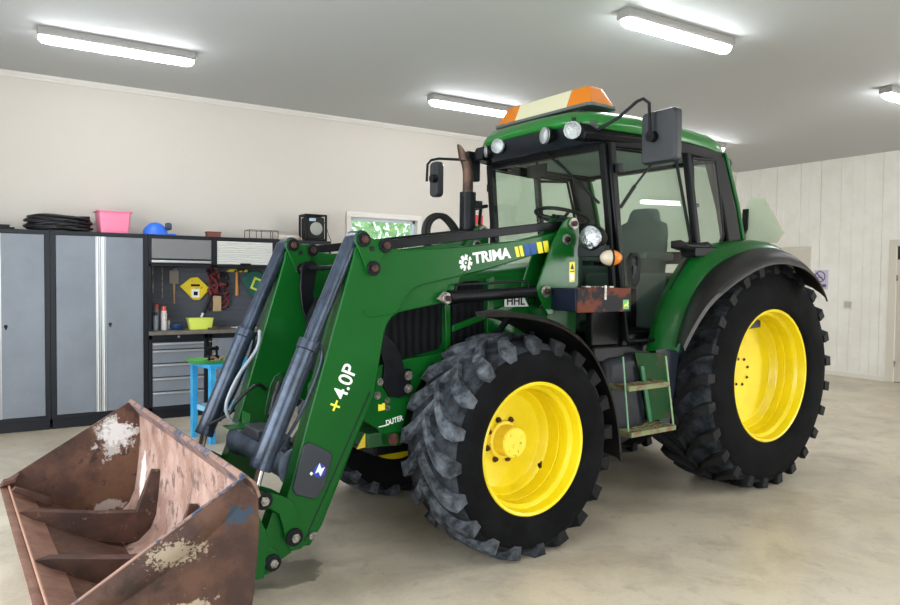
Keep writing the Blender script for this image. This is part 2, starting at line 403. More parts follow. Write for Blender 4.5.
# second, closed white door behind the fender
d = empty('door_2'); tag(d, 'flat white door with simple casing behind the tractor fender', None, None, 'structure')
bm = nb(); a, b = 7.06, 8.0
box(bm, (X1-.05, a, 0), (X1-.026, a+.07, 2.18)); box(bm, (X1-.05, b-.07, 0), (X1-.026, b, 2.18)); box(bm, (X1-.05, a+.07, 2.11), (X1-.026, b-.07, 2.18))
obj('door_casing', bm, DOORM, d, .003)
bm = nb(); box(bm, (X1-.036, a+.07, .01), (X1-.027, b-.07, 2.11)); obj('door_panel', bm, DOORM, d)
# no smoking sign, switch
bm = nb(); box(bm, (X1-.034, 6.76, 1.44), (X1-.029, 7.0, 1.77))
s = obj('prohibition_sign', bm, mat('sign_lilac', '#cfc8dc', .4)); tag(s, 'small white and purple prohibition sign with a crossed circle on the plank wall', 'sign')
bm = nb(); lathe(bm, [(.078, 0), (.095, 0), (.095, -.003), (.078, -.003)], (X1-.034, 6.9, 1.66), 32, 'x', closed=True)
box(bm, (-.002, -.085, -.01), (.001, .085, .01), 0, Matrix.Translation((X1-.035, 6.9, 1.66)) @ Matrix.Rotation(math.radians(45), 4, 'X'))
box(bm, (X1-.0365, 6.86, 1.64), (X1-.034, 6.94, 1.655)); box(bm, (X1-.0365, 6.79, 1.48), (X1-.034, 6.97, 1.53))
obj('pictogram', bm, mat('sign_purple', '#5b4a78', .4), s)
bm = nb(); box(bm, (5.66, Y1-.012, 2.16), (5.95, Y1-.002, 2.5)); s = obj('fire_sign', bm, mat('sign_white', '#e3dfd8', .5)); tag(s, 'red and white sign on the cream wall between exhaust and cab', 'sign')
bm = nb(); box(bm, (5.665, Y1-.015, 2.3), (5.945, Y1-.012, 2.495)); obj('red_panel', bm, REDM, s)
bm = nb(); box(bm, (X1-.04, 6.34, 1.13), (X1-.027, 6.48, 1.26)); s = obj('light_switch', bm, mat('switch_white', '#ddd9cf', .4), None, .004)
tag(s, 'small white double light switch on the plank wall beside the door', 'switch')
bm = nb(); box(bm, (X1-.046, 6.355, 1.15), (X1-.04, 6.405, 1.24)); box(bm, (X1-.046, 6.415, 1.15), (X1-.04, 6.465, 1.24)); obj('rocker', bm, mat('rocker_grey', '#bdb8ac', .4), s)
# left wall with garage door opening, front wall with opening behind the camera
bm = nb(); gy0, gy1, gz = .8, 5.4, 2.9
box(bm, (X0-.2, Y0-.2, 0), (X0, gy0, ZC)); box(bm, (X0-.2, gy1, 0), (X0, Y1+.2, ZC)); box(bm, (X0-.2, gy0, gz), (X0, gy1, ZC))
struct('wall_left', bm, WALL, 'cream wall with an open garage doorway')
bm = nb(); fx0, fx1 = -1.9, 3.2; gx0, gx1 = 10.1, 11.7  # second opening is an unseen addition that brightens the plank wall
box(bm, (X0, Y0-.2, 0), (fx0, Y0, ZC)); box(bm, (fx1, Y0-.2, 0), (gx0, Y0, ZC)); box(bm, (gx1, Y0-.2, 0), (X1, Y0, ZC)); box(bm, (gx0, Y0-.2, gz), (gx1, Y0, ZC)); box(bm, (fx0, Y0-.2, gz), (fx1, Y0, ZC))
struct('wall_front', bm, WALL, 'cream wall with an open garage doorway and an added opening for daylight behind the viewer')
bm = nb(); box(bm, (X0-16, Y0-16, -.16), (X0-.001, Y1+2, -.02)); box(bm, (X0-.001, Y0-16, -.16), (X1, Y0-.001, -.02))
struct('ground_outside', bm, mat('outside_gravel', '#a9a69d', .9, c2='#8f8c82', vscale=5), 'pale gravel yard outside the open garage doors')

# ceiling lamps
LAMPB = mat('lamp_housing_grey', '#8d8a86', .45); LAMPD = mat('lamp_diffuser', '#ffffff', .4, emit='#f6faff', estr=24)
def lamp(x, y, label):
    t = empty('ceiling_lamp', (x, y, ZC-.062)); tag(t, label, 'lamp', 'fluorescent ceiling lamps')
    bm = nb(); L = .635
    sec = [(-.06, -.012), (.06, -.012), (.07, .0), (.062, .062), (-.062, .062), (-.07, .0)]
    prismx(bm, sec, -L, L); 
    for k in (-.45, -.15, .15, .45):
        box(bm, (k-.012, -.068, -.003), (k+.012, .068, .03))
    obj('lamp_housing', bm, LAMPB, t, .006)
    bm = nb(); rings = []
    for xx, s in ((-L+.005, .5), (-L+.03, .9), (-L+.07, 1), (L-.07, 1), (L-.03, .9), (L-.005, .5)):
        rings.append([(xx, yy*s, zz*s) for yy, zz in ((-.056, -.01), (-.054, -.035), (-.038, -.058), (0, -.068), (.038, -.058), (.054, -.035), (.056, -.01))])
    loft(bm, rings); obj('lamp_diffuser', bm, LAMPD, t, 0, 60)
    return t
for x, y, lb in ((.87, 6.95, 'long fluorescent ceiling lamp above the tall grey cabinets at far left'),
                 (4.62, 6.95, 'long fluorescent ceiling lamp just left of the tractor beacon'),
                 (8.5, 6.95, 'fluorescent ceiling lamp mostly hidden behind the cab roof'),
                 (4.62, 3.95, 'long fluorescent ceiling lamp directly above the tractor cab'),
                 (8.48, 3.95, 'fluorescent ceiling lamp cut by the right edge of the picture'),
                 (.87, 3.95, 'fluorescent ceiling lamp out of view above the loader bucket'), (.87, .95, 'fluorescent ceiling lamp added out of view, row nearest the viewer, left'), (4.62, .95, 'fluorescent ceiling lamp added out of view, row nearest the viewer, centre'), (8.48, .95, 'fluorescent ceiling lamp added out of view, row nearest the viewer, right'), (8.48, -2.0, 'fluorescent ceiling lamp added out of view by the right front opening')):  # nearest row and front lamp are added unseen, for room light and glass reflection
    lamp(x+(.08 if x > 4 and y > 5 else .03 if x > 4 else 0), y, lb)

# ================================================================= STORAGE CABINETS
CY = 8.1
def tall_cabinet(x0, x1, label, rods):
    t = empty('storage_cabinet', ((x0+x1)/2, CY, 0)); tag(t, label, 'cabinet', 'tall steel storage cabinets')
    w = (x1-x0)/2
    bm = nb(); box(bm, (-w, .03, .12), (w, .47, 1.985)); box(bm, (-w+.01, .025, 0), (w-.01, .46, .12))
    box(bm, (-w, 0, 1.96), (w, .48, 2.0)); box(bm, (-w, 0, .1), (w, .03, .14)); box(bm, (-w, 0, .14), (-w+.045, .03, 1.96)); box(bm, (w-.045, 0, .14), (w, .03, 1.96))
    obj('body', bm, CABF, t, .002)
    for s in (-1, 1):
        bm = nb(); a, b = sorted((s*.012, s*(w-.048)))
        box(bm, (a, -.006, .145), (b, .026, 1.955)); dd = obj('door', bm, CABG, t, .003)
        bm = nb(); a, b = sorted((s*.003, s*.048))
        box(bm, (a, -.012, .145), (b, -.006, 1.955)); cyl(bm, (s*.028, -.016, .15), (s*.028, -.016, 1.95), .013, n=12)
        obj('handle_strip', bm, ALU, dd)
    bm = nb(); cyl(bm, (.085, -.014, 1.05), (.085, -.005, 1.05), .017, n=16); cyl(bm, (.085, -.018, 1.02), (.085, -.01, 1.045), .007, n=8)
    obj('lock', bm, BLK, t)
    return t
tall_cabinet(-.56, .365, 'tall grey double-door steel cabinet cut by the left edge of the picture', True)
tall_cabinet(.37, 1.275, 'tall grey double-door steel cabinet beside the tool wall, under the pink tub', True)
# upper wall cabinets
def wall_cab(x0, x1, kind, label):
    t = empty('wall_cabinet', ((x0+x1)/2, CY, 1.66)); tag(t, label, 'cabinet', 'wall cabinets over the workbench'); w = (x1-x0)/2
    bm = nb(); box(bm, (-w, .02, 0), (w, .48, .34)); box(bm, (-w, 0, .3), (w, .02, .34)); box(bm, (-w, 0, 0), (-w+.03, .02, .3)); box(bm, (w-.03, 0, 0), (w, .02, .3)); box(bm, (-w, 0, 0), (w, .02, .03))
    obj('body', bm, CABF, t, .002)
    if kind == 'flap':
        bm = nb(); box(bm, (-w+.033, -.005, .085), (w-.033, .018, .297)); f = obj('flap_door', bm, CABG2, t, .002)
        bm = nb(); box(bm, (-w+.033, -.014, .04), (w-.033, .01, .068)); obj('handle', bm, ALU, f, .004)
    else:
        bm = nb()
        for i in range(10):
            z = .035+i*.026
            prismx(bm, [(.0, z), (-.007, z+.006), (-.007, z+.02), (.0, z+.0255), (.015, z+.0255), (.015, z)], -w+.033, w-.033)
        f = obj('roller_shutter', bm, CORR, t)
        bm = nb(); box(bm, (-.06, -.02, .025), (.06, -.008, .05)); obj('handle', bm, BLK, f, .003)
    return t
wall_cab(1.28, 1.965, 'flap', 'grey wall cabinet with flap door and aluminium handle above the spray cans')
wall_cab(1.967, 2.66, 'roller', 'wall cabinet with pale ribbed shutter above the hanging hammer')
wall_cab(2.662, 3.36, 'flap', 'grey wall cabinet partly hidden behind the loader arm')
# back panel
bm = nb(); box(bm, (1.28, 8.54, .96), (3.36, 8.58, 1.66)); 
for k in range(9): box(bm, (1.29, 8.53, 1.02+k*.07), (3.35, 8.54, 1.045+k*.07))
o = obj('pegboard', bm, PEG, None, .002); tag(o, 'slate grey slotted tool board with hanging tools over the workbench', 'pegboard')
# worktop
bm = nb(); box(bm, (1.28, 8.06, .92), (3.36, 8.53, .96)); o = obj('worktop', bm, TOPM, None, .003); tag(o, 'long grey-brown worktop over the drawer cabinets', 'worktop')
# side post of the workstation
bm2 = nb(); box(bm2, (1.278, 8.1, .96), (1.31, 8.53, 1.66)); o = obj('upright_divider', bm2, CABF); tag(o, 'black steel upright of the workstation beside the tall cabinet', 'divider')
def drawer_unit(x0, x1, kind, label):
    t = empty('base_cabinet', ((x0+x1)/2, CY, 0)); tag(t, label, 'cabinet', 'base cabinets under the worktop'); w = (x1-x0)/2
    bm = nb(); box(bm, (-w, .02, .1), (w, .43, .918)); box(bm, (-w+.01, .05, 0), (w-.01, .46, .1)); box(bm, (-w, 0, .1), (-w+.035, .02, .918)); box(bm, (w-.035, 0, .1), (w, .02, .918)); box(bm, (-w, 0, .87), (w, .02, .918)); box(bm, (-w, 0, .1), (w, .02, .14))
    obj('body', bm, CABF, t, .002)
    if kind == 'drawers':
        for z0, z1 in ((.145, .3), (.31, .455), (.465, .605), (.615, .755), (.765, .835)):
            bm = nb(); box(bm, (-w+.04, -.004, z0), (w-.04, .018, z1)); dd = obj('drawer', bm, CABG, t, .002)
            bm = nb(); box(bm, (-w+.04, -.018, z1-.024), (w-.04, -.004, z1-.006)); obj('handle', bm, ALU, dd, .004)
        bm = nb(); cyl(bm, (0, -.008, .895), (0, .002, .895), .012, n=12); obj('lock', bm, ALU, t)
    else:
        bm = nb(); box(bm, (-w+.04, -.004, .145), (w-.04, .018, .865)); dd = obj('door', bm, CABG, t, .002)
        bm = nb(); box(bm, (-w+.05, -.02, .3), (-w+.075, -.004, .7)); obj('handle', bm, ALU, dd, .004)
drawer_unit(1.28, 1.892, 'drawers', 'black and grey five-drawer cabinet beside the tall cabinet')
drawer_unit(1.91, 2.625, 'door', 'grey base cabinet behind the blue steel bench')
drawer_unit(2.643, 3.36, 'door', 'grey base cabinet hidden behind the loader arm')

# ---- things on the cabinets
rnd = random.Random(5)
bm = nb(); pts = []
for i in range(13*16+1):
    a = 2*PI*i/16; k = i//16; r = .205+.02*math.sin(i*1.3)+.015*math.sin(a*2+k)
    pts.append((r*1.3*math.cos(a), r*math.sin(a)*.8, .022+.0105*k+.008*math.sin(a*3+k*1.7)))
tube(bm, pts, .0135, 8, k=2)
o = obj('cable_coil', bm, HOSE, None, loc=(.46, 8.34, 2.004)); tag(o, 'thick coil of black cable lying on the tall grey cabinet', 'cable')
bm = nb(); tube(bm, [(-.18, 0, .04), (-.25, -.03, .07), (-.30, -.02, .05), (-.26, .02, .025), (-.18, .03, .025)], .009, 8); obj('cable_end', bm, HOSE, o); bm = nb(); tube(bm, [(.06, -.17, .03), (.16, -.21, .02), (.24, -.18, .015)], .012, 8)
obj('cable_end', bm, HOSE, o)
bm = nb(); box(bm, (-.3, -.15, 0), (.17, .15, .02)); box(bm, (-.28, -.1, .02), (.13, .1, .045))
o = obj('tool_case', bm, BLK, None, .006, loc=(-.1, 8.3, 2.001)); tag(o, 'flat black case lying at the left end of the cabinet tops', 'case')
# pink tub
def tub(name, w, d, h, t, m, loc, label, cat, rim=.02, rz=0):
    bm = nb(); R = []
    for z, s in ((0, .86), (h*.97, 1)): R.append([(x*s, y*s, z) for x, y in rrect(w/2, d/2, .02)])
    for z, s in ((h*.97, 1+rim*2/w), (h, 1+rim*2/w), (h, 1-t*2/w)): R.append([(x*s, y*s, z) for x, y in rrect(w/2, d/2, .02)])
    R.append([(x*(.86-t*2/w), y*(.86-t*2/w), t) for x, y in rrect(w/2, d/2, .02)])
    loft(bm, R); o = obj(name, bm, m, None, loc=loc); o.rotation_euler.z = rz; tag(o, label, cat); return o
tub('pink_tub', .31, .28, .23, .006, mat('pink_plastic', '#ee7f9e', .45), (.965, 8.32, 2.002), 'pink plastic tub on the tall grey cabinet', 'tub', rz=.05)
# blue helmet-like cap
bm = nb(); R = []
for i in range(9):
    t = i/8*PI/2; R.append([(.13*math.cos(t)*math.cos(a)+.0, .1*math.cos(t)*math.sin(a), .14*math.sin(t)) for a in [2*PI*j/20 for j in range(20)]] if i < 8 else [(.002*math.cos(2*PI*j/20), .002*math.sin(2*PI*j/20), .14) for j in range(20)])
loft(bm, R); prismz(bm, [(.08, -.07), (.2, -.05), (.22, 0), (.2, .05), (.08, .07)], .0, .02)
o = obj('work_helmet', bm, mat('blue_plastic', '#2f6fe0', .4), None, loc=(1.385, 8.3, 2.002)); tag(o, 'bright blue work helmet with grey knob on the cabinet top', 'helmet')
bm = nb(); lathe(bm, [(.0, -.03), (.035, -.03), (.042, -.01), (.042, .01), (.035, .03), (0, .03)], (.13, -.03, .1), 16, 'x'); obj('knob', bm, mat('grey_blue_rubber', '#3d4652', .6), o)
bm = nb(); box(bm, (-.075, -.05, 0), (.075, .05, .05)); box(bm, (-.082, -.057, .05), (.082, .057, .062)); o = obj('small_box', bm, mat('brown_box', '#7a4334', .6), None, .004, loc=(1.99, 8.25, 2.002)); tag(o, 'small reddish-brown lidded box on the wall cabinet top', 'box')
# wire basket
bm = nb(); w_, d_, h_ = .17, .1, .1
for z in (.004, h_): tube(bm, [(-w_, -d_, z), (w_, -d_, z), (w_, d_, z), (-w_, d_, z), (-w_, -d_, z)], .004, 6, smooth=False)
for x, y in ((-w_, -d_), (w_, -d_), (w_, d_), (-w_, d_), (-.03, -d_), (.08, -d_), (-.03, d_)): cyl(bm, (x, y, 0), (x, y, h_), .0045, n=6)
o = obj('wire_basket', bm, mat('brown_wire', '#4a3b33', .5), None, loc=(2.56, 8.3, 2.002)); tag(o, 'thin dark wire basket on the wall cabinet top', 'basket')
bm = nb(); box(bm, (-.15, -.12, 0), (.15, .12, .035)); box(bm, (-.13, -.1, .035), (.12, .1, .06)); o = obj('flat_carton', bm, mat('pale_carton', '#cdbfae', .8), None, .003, loc=(2.895, 8.36, 2.002)); tag(o, 'flat pale carton beside the wire basket', 'carton')
bm = nb(); box(bm, (-.05, -.121, .008), (.13, -.12, .026)); obj('carton_print', bm, mat('carton_brown', '#8f6a58', .8), o)
# black work lamp / charger
t = empty('work_radio', (3.19, 8.27, 2.002)); tag(t, 'black boxy site radio with round speaker on the cabinet top', 'radio')
bm = nb(); box(bm, (-.12, -.09, .015), (.12, .09, .29)); obj('body', bm, BLK, t, .02)
bm = nb()
for x in (-.13, .13):
    for y in (-.1, .1): cyl(bm, (x, y, 0), (x, y, .32), .014, n=10)
for z in (.014, .31):
    tube(bm, [(-.13, -.1, z), (.13, -.1, z), (.13, .1, z), (-.13, .1, z), (-.13, -.1, z)], .014, 8, smooth=False)
obj('guard_frame', bm, BLKM, t)
bm = nb(); lathe(bm, [(0, -.012), (.05, -.012), (.075, -.004), (.08, 0)], (.01, -.091, .15), 24, 'y'); obj('speaker', bm, mat('grey_speaker', '#8e9085', .5), t)
bm = nb(); box(bm, (-.08, -.095, .24), (.0, -.09, .275)); obj('display', bm, mat('radio_display', '#9db3bf', .3), t)
bm = nb(); tube(bm, [(.12, 0, .27), (.17, 0, .2), (.21, .02, .1), (.25, .02, .01)], .004, 6); obj('cord', bm, HOSE, t)

# ---- workbench items
def can(x, y, r, h, body, cap, label, z=.96):
    t = empty('spray_can', (x, y, z+.001)); tag(t, label, 'spray can', 'spray cans on the worktop')
    bm = nb(); lathe(bm, [(.0, 0), (r*.95, 0), (r, .006), (r, h*.76), (r*.8, h*.82)], (0, 0, 0), 20, 'z'); obj('can_body', bm, body, t)
    bm = nb(); lathe(bm, [(r*.78, h*.79), (r*.8, h*.84), (r*.72, h), (0, h)], (0, 0, 0), 20, 'z'); obj('cap', bm, cap, t)
cred = mat('can_red_cap', '#d8523a', .4); cw = mat('can_white_body', '#c9c5c2', .35, c2='#b5453a', vscale=30, vlo=.6, vhi=.62); cgr = mat('can_grey_body', '#8d9299', .35)
can(1.465, 8.27, .033, .26, cw, cred, 'white spray can with a red cap, rightmost of the group')
can(1.40, 8.33, .024, .28, cgr, cred, 'slim grey can just behind the red-capped spray can')
can(1.37, 8.22, .026, .2, cgr, mat('can_dark_cap', '#28282c', .4), 'short grey can nearest the black side panel')
can(1.345, 8.4, .03, .33, mat('can_dark_body', '#23252a', .4), mat('can_black_cap', '#151515', .4), 'tall dark can at the back against the side panel')
can(1.53, 8.36, .014, .12, mat('tube_white', '#cfd0cc', .4), mat('tube_cap', '#b14c3c', .4), 'tiny white tube standing right of the spray cans')
bm = nb(); lathe(bm, [(0, 0), (.06, 0), (.075, .02), (.08, .055), (.075, .058), (.065, .03), (0, .012)], (0, 0, 0), 24, 'z')
o = obj('dark_blue_bowl', bm, mat('dark_blue_plastic', '#1f3a63', .4), None, loc=(1.605, 8.28, .961)); tag(o, 'shallow dark blue bowl on the worktop', 'bowl')
o = tub('plastic_bin', .27, .16, .125, .005, mat('lime_plastic', '#d3de5e', .45), (1.845, 8.25, .961), 'lime yellow plastic bin on the worktop', 'bin', rim=.008)
bm = nb(); box(bm, (-.03, -.03, 0), (.03, .03, .02)); cyl(bm, (-.05, .01, .012), (.06, -.01, .012), .012, n=8); box(bm, (.02, -.02, .02), (.05, .02, .035))
o = obj('small_fittings', bm, mat('bronze_bits', '#5d5234', .5, .4), None, .003, loc=(1.95, 8.12, .961)); tag(o, 'small bronze pipe fitting in front of the lime bin', 'fitting')
bm = nb(); box(bm, (-.12, -.07, 0), (.12, .07, .006)); box(bm, (-.14, -.02, .006), (.05, .08, .013), 0, Matrix.Rotation(.5, 4, 'Z'))
o = obj('paper_sheets', bm, mat('paper_white', '#dcdde0', .7), None, loc=(2.36, 8.28, .961)); tag(o, 'loose white paper sheets lying on the worktop', 'paper')

# ---- tools on the panel
YP = 8.5302
def tool(name, label, cat, x, z):
    t = empty(name, (x, YP, z)); tag(t, label, cat); return t
t = tool('hammer', 'wooden-handled hammer with yellow head hanging under the ribbed cabinet', 'hammer', 2.33, 1.63)
bm = nb(); box(bm, (-.1, -.03, -.018), (.1, -.002, .018)); cyl(bm, (.1, -.016, 0), (.125, -.016, 0), .02, n=14); cyl(bm, (-.12, -.016, 0), (-.1, -.016, 0), .015, n=14); obj('hammer_head', bm, mat('yellow_black_head', '#c9b52f', .4, c2='#26241c', vscale=18, vlo=.5, vhi=.54), t, .003)
bm = nb(); cyl(bm, (0, -.016, -.02), (0, -.016, -.3), .016, .021, 12); obj('handle', bm, mat('orange_wood', '#c8813a', .5), t)
t = tool('putty_knife', 'scraper with thin wooden handle hanging left of the yellow tray', 'scraper', 1.62, 1.60)
bm = nb(); box(bm, (-.05, -.01, -.13), (.05, -.006, .02)); cyl(bm, (-.02, -.01, .02), (.03, -.01, .04), .018, n=10); obj('blade', bm, mat('grey_brown_blade', '#8c8178', .45, .4), t)
bm = nb(); cyl(bm, (0, -.012, -.13), (0, -.012, -.36), .013, .01, 10); obj('handle', bm, mat('pale_wood', '#b58a5f', .6), t)
t = tool('yellow_plate', 'yellow diamond-shaped fan tray with white label hanging on the panel', 'tray', 1.85, 1.41)
bm = nb()
prism(bm, [(-.17, .03), (-.05, .13), (.03, .14), (.17, .0), (.05, -.13), (-.02, -.13)], -.03, -.003); obj('plate', bm, mat('yellow_plastic', '#e3c51f', .45, c2='#a48818', vscale=20, vlo=.6, vhi=.64), t, .008)
bm = nb(); box(bm, (-.045, -.035, -.1), (.045, -.031, .0)); obj('label_patch', bm, WHITE, t)
bm = nb(); box(bm, (-.02, -.037, -.075), (.025, -.035, -.03)); box(bm, (-.05, -.034, .03), (.05, -.03, .055)); obj('print', bm, BLK, t)
t = tool('strap_bundle', 'tangle of red and black tension straps hanging on the panel', 'straps', 2.085, 1.55)
rnd = random.Random(9); bm = nb(); bb = nb()
for q, B_ in ((0, bm), (1, bb)):
    for i in range(7):
        x = rnd.uniform(-.08, .08); pts = [(x*.4, -.02, .1-rnd.random()*.1)]
        for k in range(7): pts.append((x+rnd.uniform(-.08, .08), -.02-rnd.random()*.05, .05-k*.07+rnd.uniform(-.03, .03)))
        tube(B_, pts, .009, 6, k=4)
    for i in range(3):
        cx = rnd.uniform(-.05, .08); cz = rnd.uniform(-.3, -.0); lathe(B_, [(.05, -.01), (.07, -.01), (.07, .01), (.05, .01)], (cx, -.05, cz), 16, 'y', closed=True)
q = nb(); cyl(q, (0, .002, .1), (0, -.04, .1), .012, n=10); obj('hook', q, STEEL, t)
obj('red_strap', bm, mat('red_webbing', '#74282b', .7), t); obj('black_strap', bb, mat('black_webbing', '#1a1618', .7), t)
bm = nb(); box(bm, (-.045, -.09, -.4), (.045, -.05, -.22)); obj('tan_spool', bm, mat('tan_spool_card', '#b59b75', .7), t, .004)
bm = nb(); tube(bm, [(-.02, -.03, -.1), (-.1, -.03, -.3), (-.15, -.03, -.42)], .014, 8); obj('dark_handle', bm, HOSE, t)
bm = nb(); cyl(bm, (-.15, -.03, -.42), (-.17, -.03, -.47), .014, n=8); obj('white_tip', bm, WHITE, t)
t = tool('pipe_wrench', 'red pipe wrench hanging beside the strap tangle', 'wrench', 1.98, 1.75)
bm = nb(); box(bm, (-.015, -.02, -.24), (.015, -.003, 0), 0, Matrix.Rotation(-.3, 4, 'Y')); obj('handle', bm, mat('dark_red_paint', '#7d2a33', .5), t, .004)
bm = nb(); prism(bm, [(-.05, 0), (-.04, .07), (-.01, .09), (.0, .05), (.03, .07), (.06, .02), (.02, -.02)], -.025, -.003); obj('jaw', bm, BLKM, t, .003)
t = tool('adjustable_spanner', 'small dark spanner hanging right of the pipe wrench', 'spanner', 2.12, 1.79)
bm = nb(); prism(bm, [(-.04, .03), (0, .06), (.05, .02), (.03, -.02), (.055, -.13), (.03, -.14), (0, -.02)], -.018, -.003); obj('spanner_body', bm, BLKM, t, .003)
t = tool('saw_frame', 'thin frame saw with yellowish grip hanging beside the side panel', 'saw', 1.44, 1.66)
bm = nb(); cyl(bm, (-.05, -.02, .06), (-.05, -.02, -.3), .009, n=8); cyl(bm, (.05, -.02, .06), (.05, -.02, -.36), .006, n=8); obj('frame', bm, STEEL, t)
bm = nb(); cyl(bm, (-.08, -.02, .06), (.06, -.02, .06), .013, n=8); obj('grip', bm, mat('mustard_grip', '#a5923e', .5), t)
t = tool('green_plate', 'dark green round-cornered holder with yellow square print, behind the loader cylinder', 'holder', 2.55, 1.47)
bm = nb(); prism(bm, [(-.16, .05), (-.1, .14), (.02, .17), (.14, .1), (.13, -.12), (.02, -.2), (-.06, -.14)], -.03, .002); obj('plate', bm, mat('dark_teal_plastic', '#17564a', .5), t, .01)
bm = nb(); M_ = Matrix.Translation((.03, 0, -.01)) @ Matrix.Rotation(.4, 4, 'Y')
box(bm, (-.075, -.034, -.075), (.075, -.031, .075), 0, M_); obj('print', bm, mat('lime_print', '#cfd94a', .5), t)
bm = nb(); box(bm, (-.05, -.037, -.05), (.05, -.034, .05), 0, M_); obj('print_center', bm, mat('teal_print', '#256a5a', .5), t)
t = tool('hook_rail', 'thin dark tool rail with small hooks under the wall cabinets', 'rail', 1.72, 1.77)
bm = nb(); box(bm, (-.36, -.02, -.008), (.36, -.003, .012))
for k in range(9): x = -.33+k*.083; tube(bm, [(x, -.02, 0), (x, -.045, -.005), (x, -.05, .012)], .004, 6)
obj('rail', bm, DARKR, t)
# ---- blue steel bench
t = empty('steel_bench', (1.813, 6.946, 0), .2); tag(t, 'light blue steel bench in front of the drawer cabinet', 'bench')
BLUE = mat('light_blue_paint', '#238fc6', .5, c2='#3ea2d2', vscale=6)
bm = nb(); box(bm, (-.28, -.22, .7), (.34, .22, .735)); obj('top_frame', bm, BLUE, t, .004)
for x in (-.26, .3):
    for y in (-.2, .19):
        bm = nb(); box(bm, (x-.02, y-.025, 0), (x+.035, y+.025, .7)); obj('leg', bm, BLUE, t, .003)
bm = nb(); box(bm, (-.235, -.2, .27), (-.225, .2, .32)); box(bm, (-.22, .17, .27), (.3, .18, .32)); box(bm, (-.225, -.18, .29), (.3, .18, .3)); obj('lower_shelf', bm, mat('pale_blue_shelf', '#8fc0d4', .6), t)
o = tub('tool_tray', .46, .3, .03, .005, mat('green_tray', '#4f9a48', .5), (1.66, 6.93, .737), 'shallow green tray of parts on the blue bench', 'tray', rim=.006)
bm = nb(); rnd = random.Random(4)
for i in range(26):
    x, y = rnd.uniform(-.1, .14), rnd.uniform(-.09, .09); a = rnd.uniform(0, 6.28); l_ = rnd.uniform(.02, .05); z = .012+rnd.random()*.02
    cyl(bm, (x-l_*math.cos(a), y-l_*math.sin(a), z), (x+l_*math.cos(a), y+l_*math.sin(a), z+rnd.uniform(-.004, .02)), rnd.uniform(.006, .012), n=8)
o = obj('loose_bolts', bm, mat('brown_bolts', '#7a5c45', .5, .5, c2='#b0926f', vscale=30), None, loc=(1.73, 6.91, .744)); tag(o, 'heap of rusty bolts and screws in the green tray', 'bolts', None, 'stuff')
t = empty('bench_clamp', (1.69, 7.01, .744)); tag(t, 'small dark metal clamp standing in the green tray', 'clamp')
bm = nb(); box(bm, (-.05, -.03, 0), (.05, .03, .05)); box(bm, (-.05, -.03, .1), (.05, .03, .13)); cyl(bm, (-.03, 0, .05), (-.03, 0, .17), .012, n=10); cyl(bm, (.035, 0, .05), (.035, 0, .14), .012, n=10)
obj('clamp_body', bm, BLKM, t, .004)
bm = nb(); cyl(bm, (0, 0, .03), (0, 0, .19), .008, n=10); cyl(bm, (-.04, 0, .185), (.04, 0, .185), .005, n=8); obj('screw', bm, STEEL, t)
bm = nb(); box(bm, (-.1, -.08, 0), (.1, .08, .16)); o = obj('jerry_can', bm, REDM, None, .015, loc=(2.28, 7.2, .001)); tag(o, 'red canister on the floor behind the loader cylinder', 'canister')
bm = nb(); tube(bm, [(-.06, 0, .155), (-.05, 0, .2), (.04, 0, .2), (.06, 0, .155)], .01, 8); obj('handle', bm, BLK, o)

# ================================================================= TRACTOR  (x backwards, y away from the viewer, z up; origin under the front axle)
TR = empty('tractor', (2.44272851, 3.98831291, 0), .0643172478)
tag(TR, 'green farm tractor with yellow rims and a front loader carrying a rusty bucket', 'tractor')

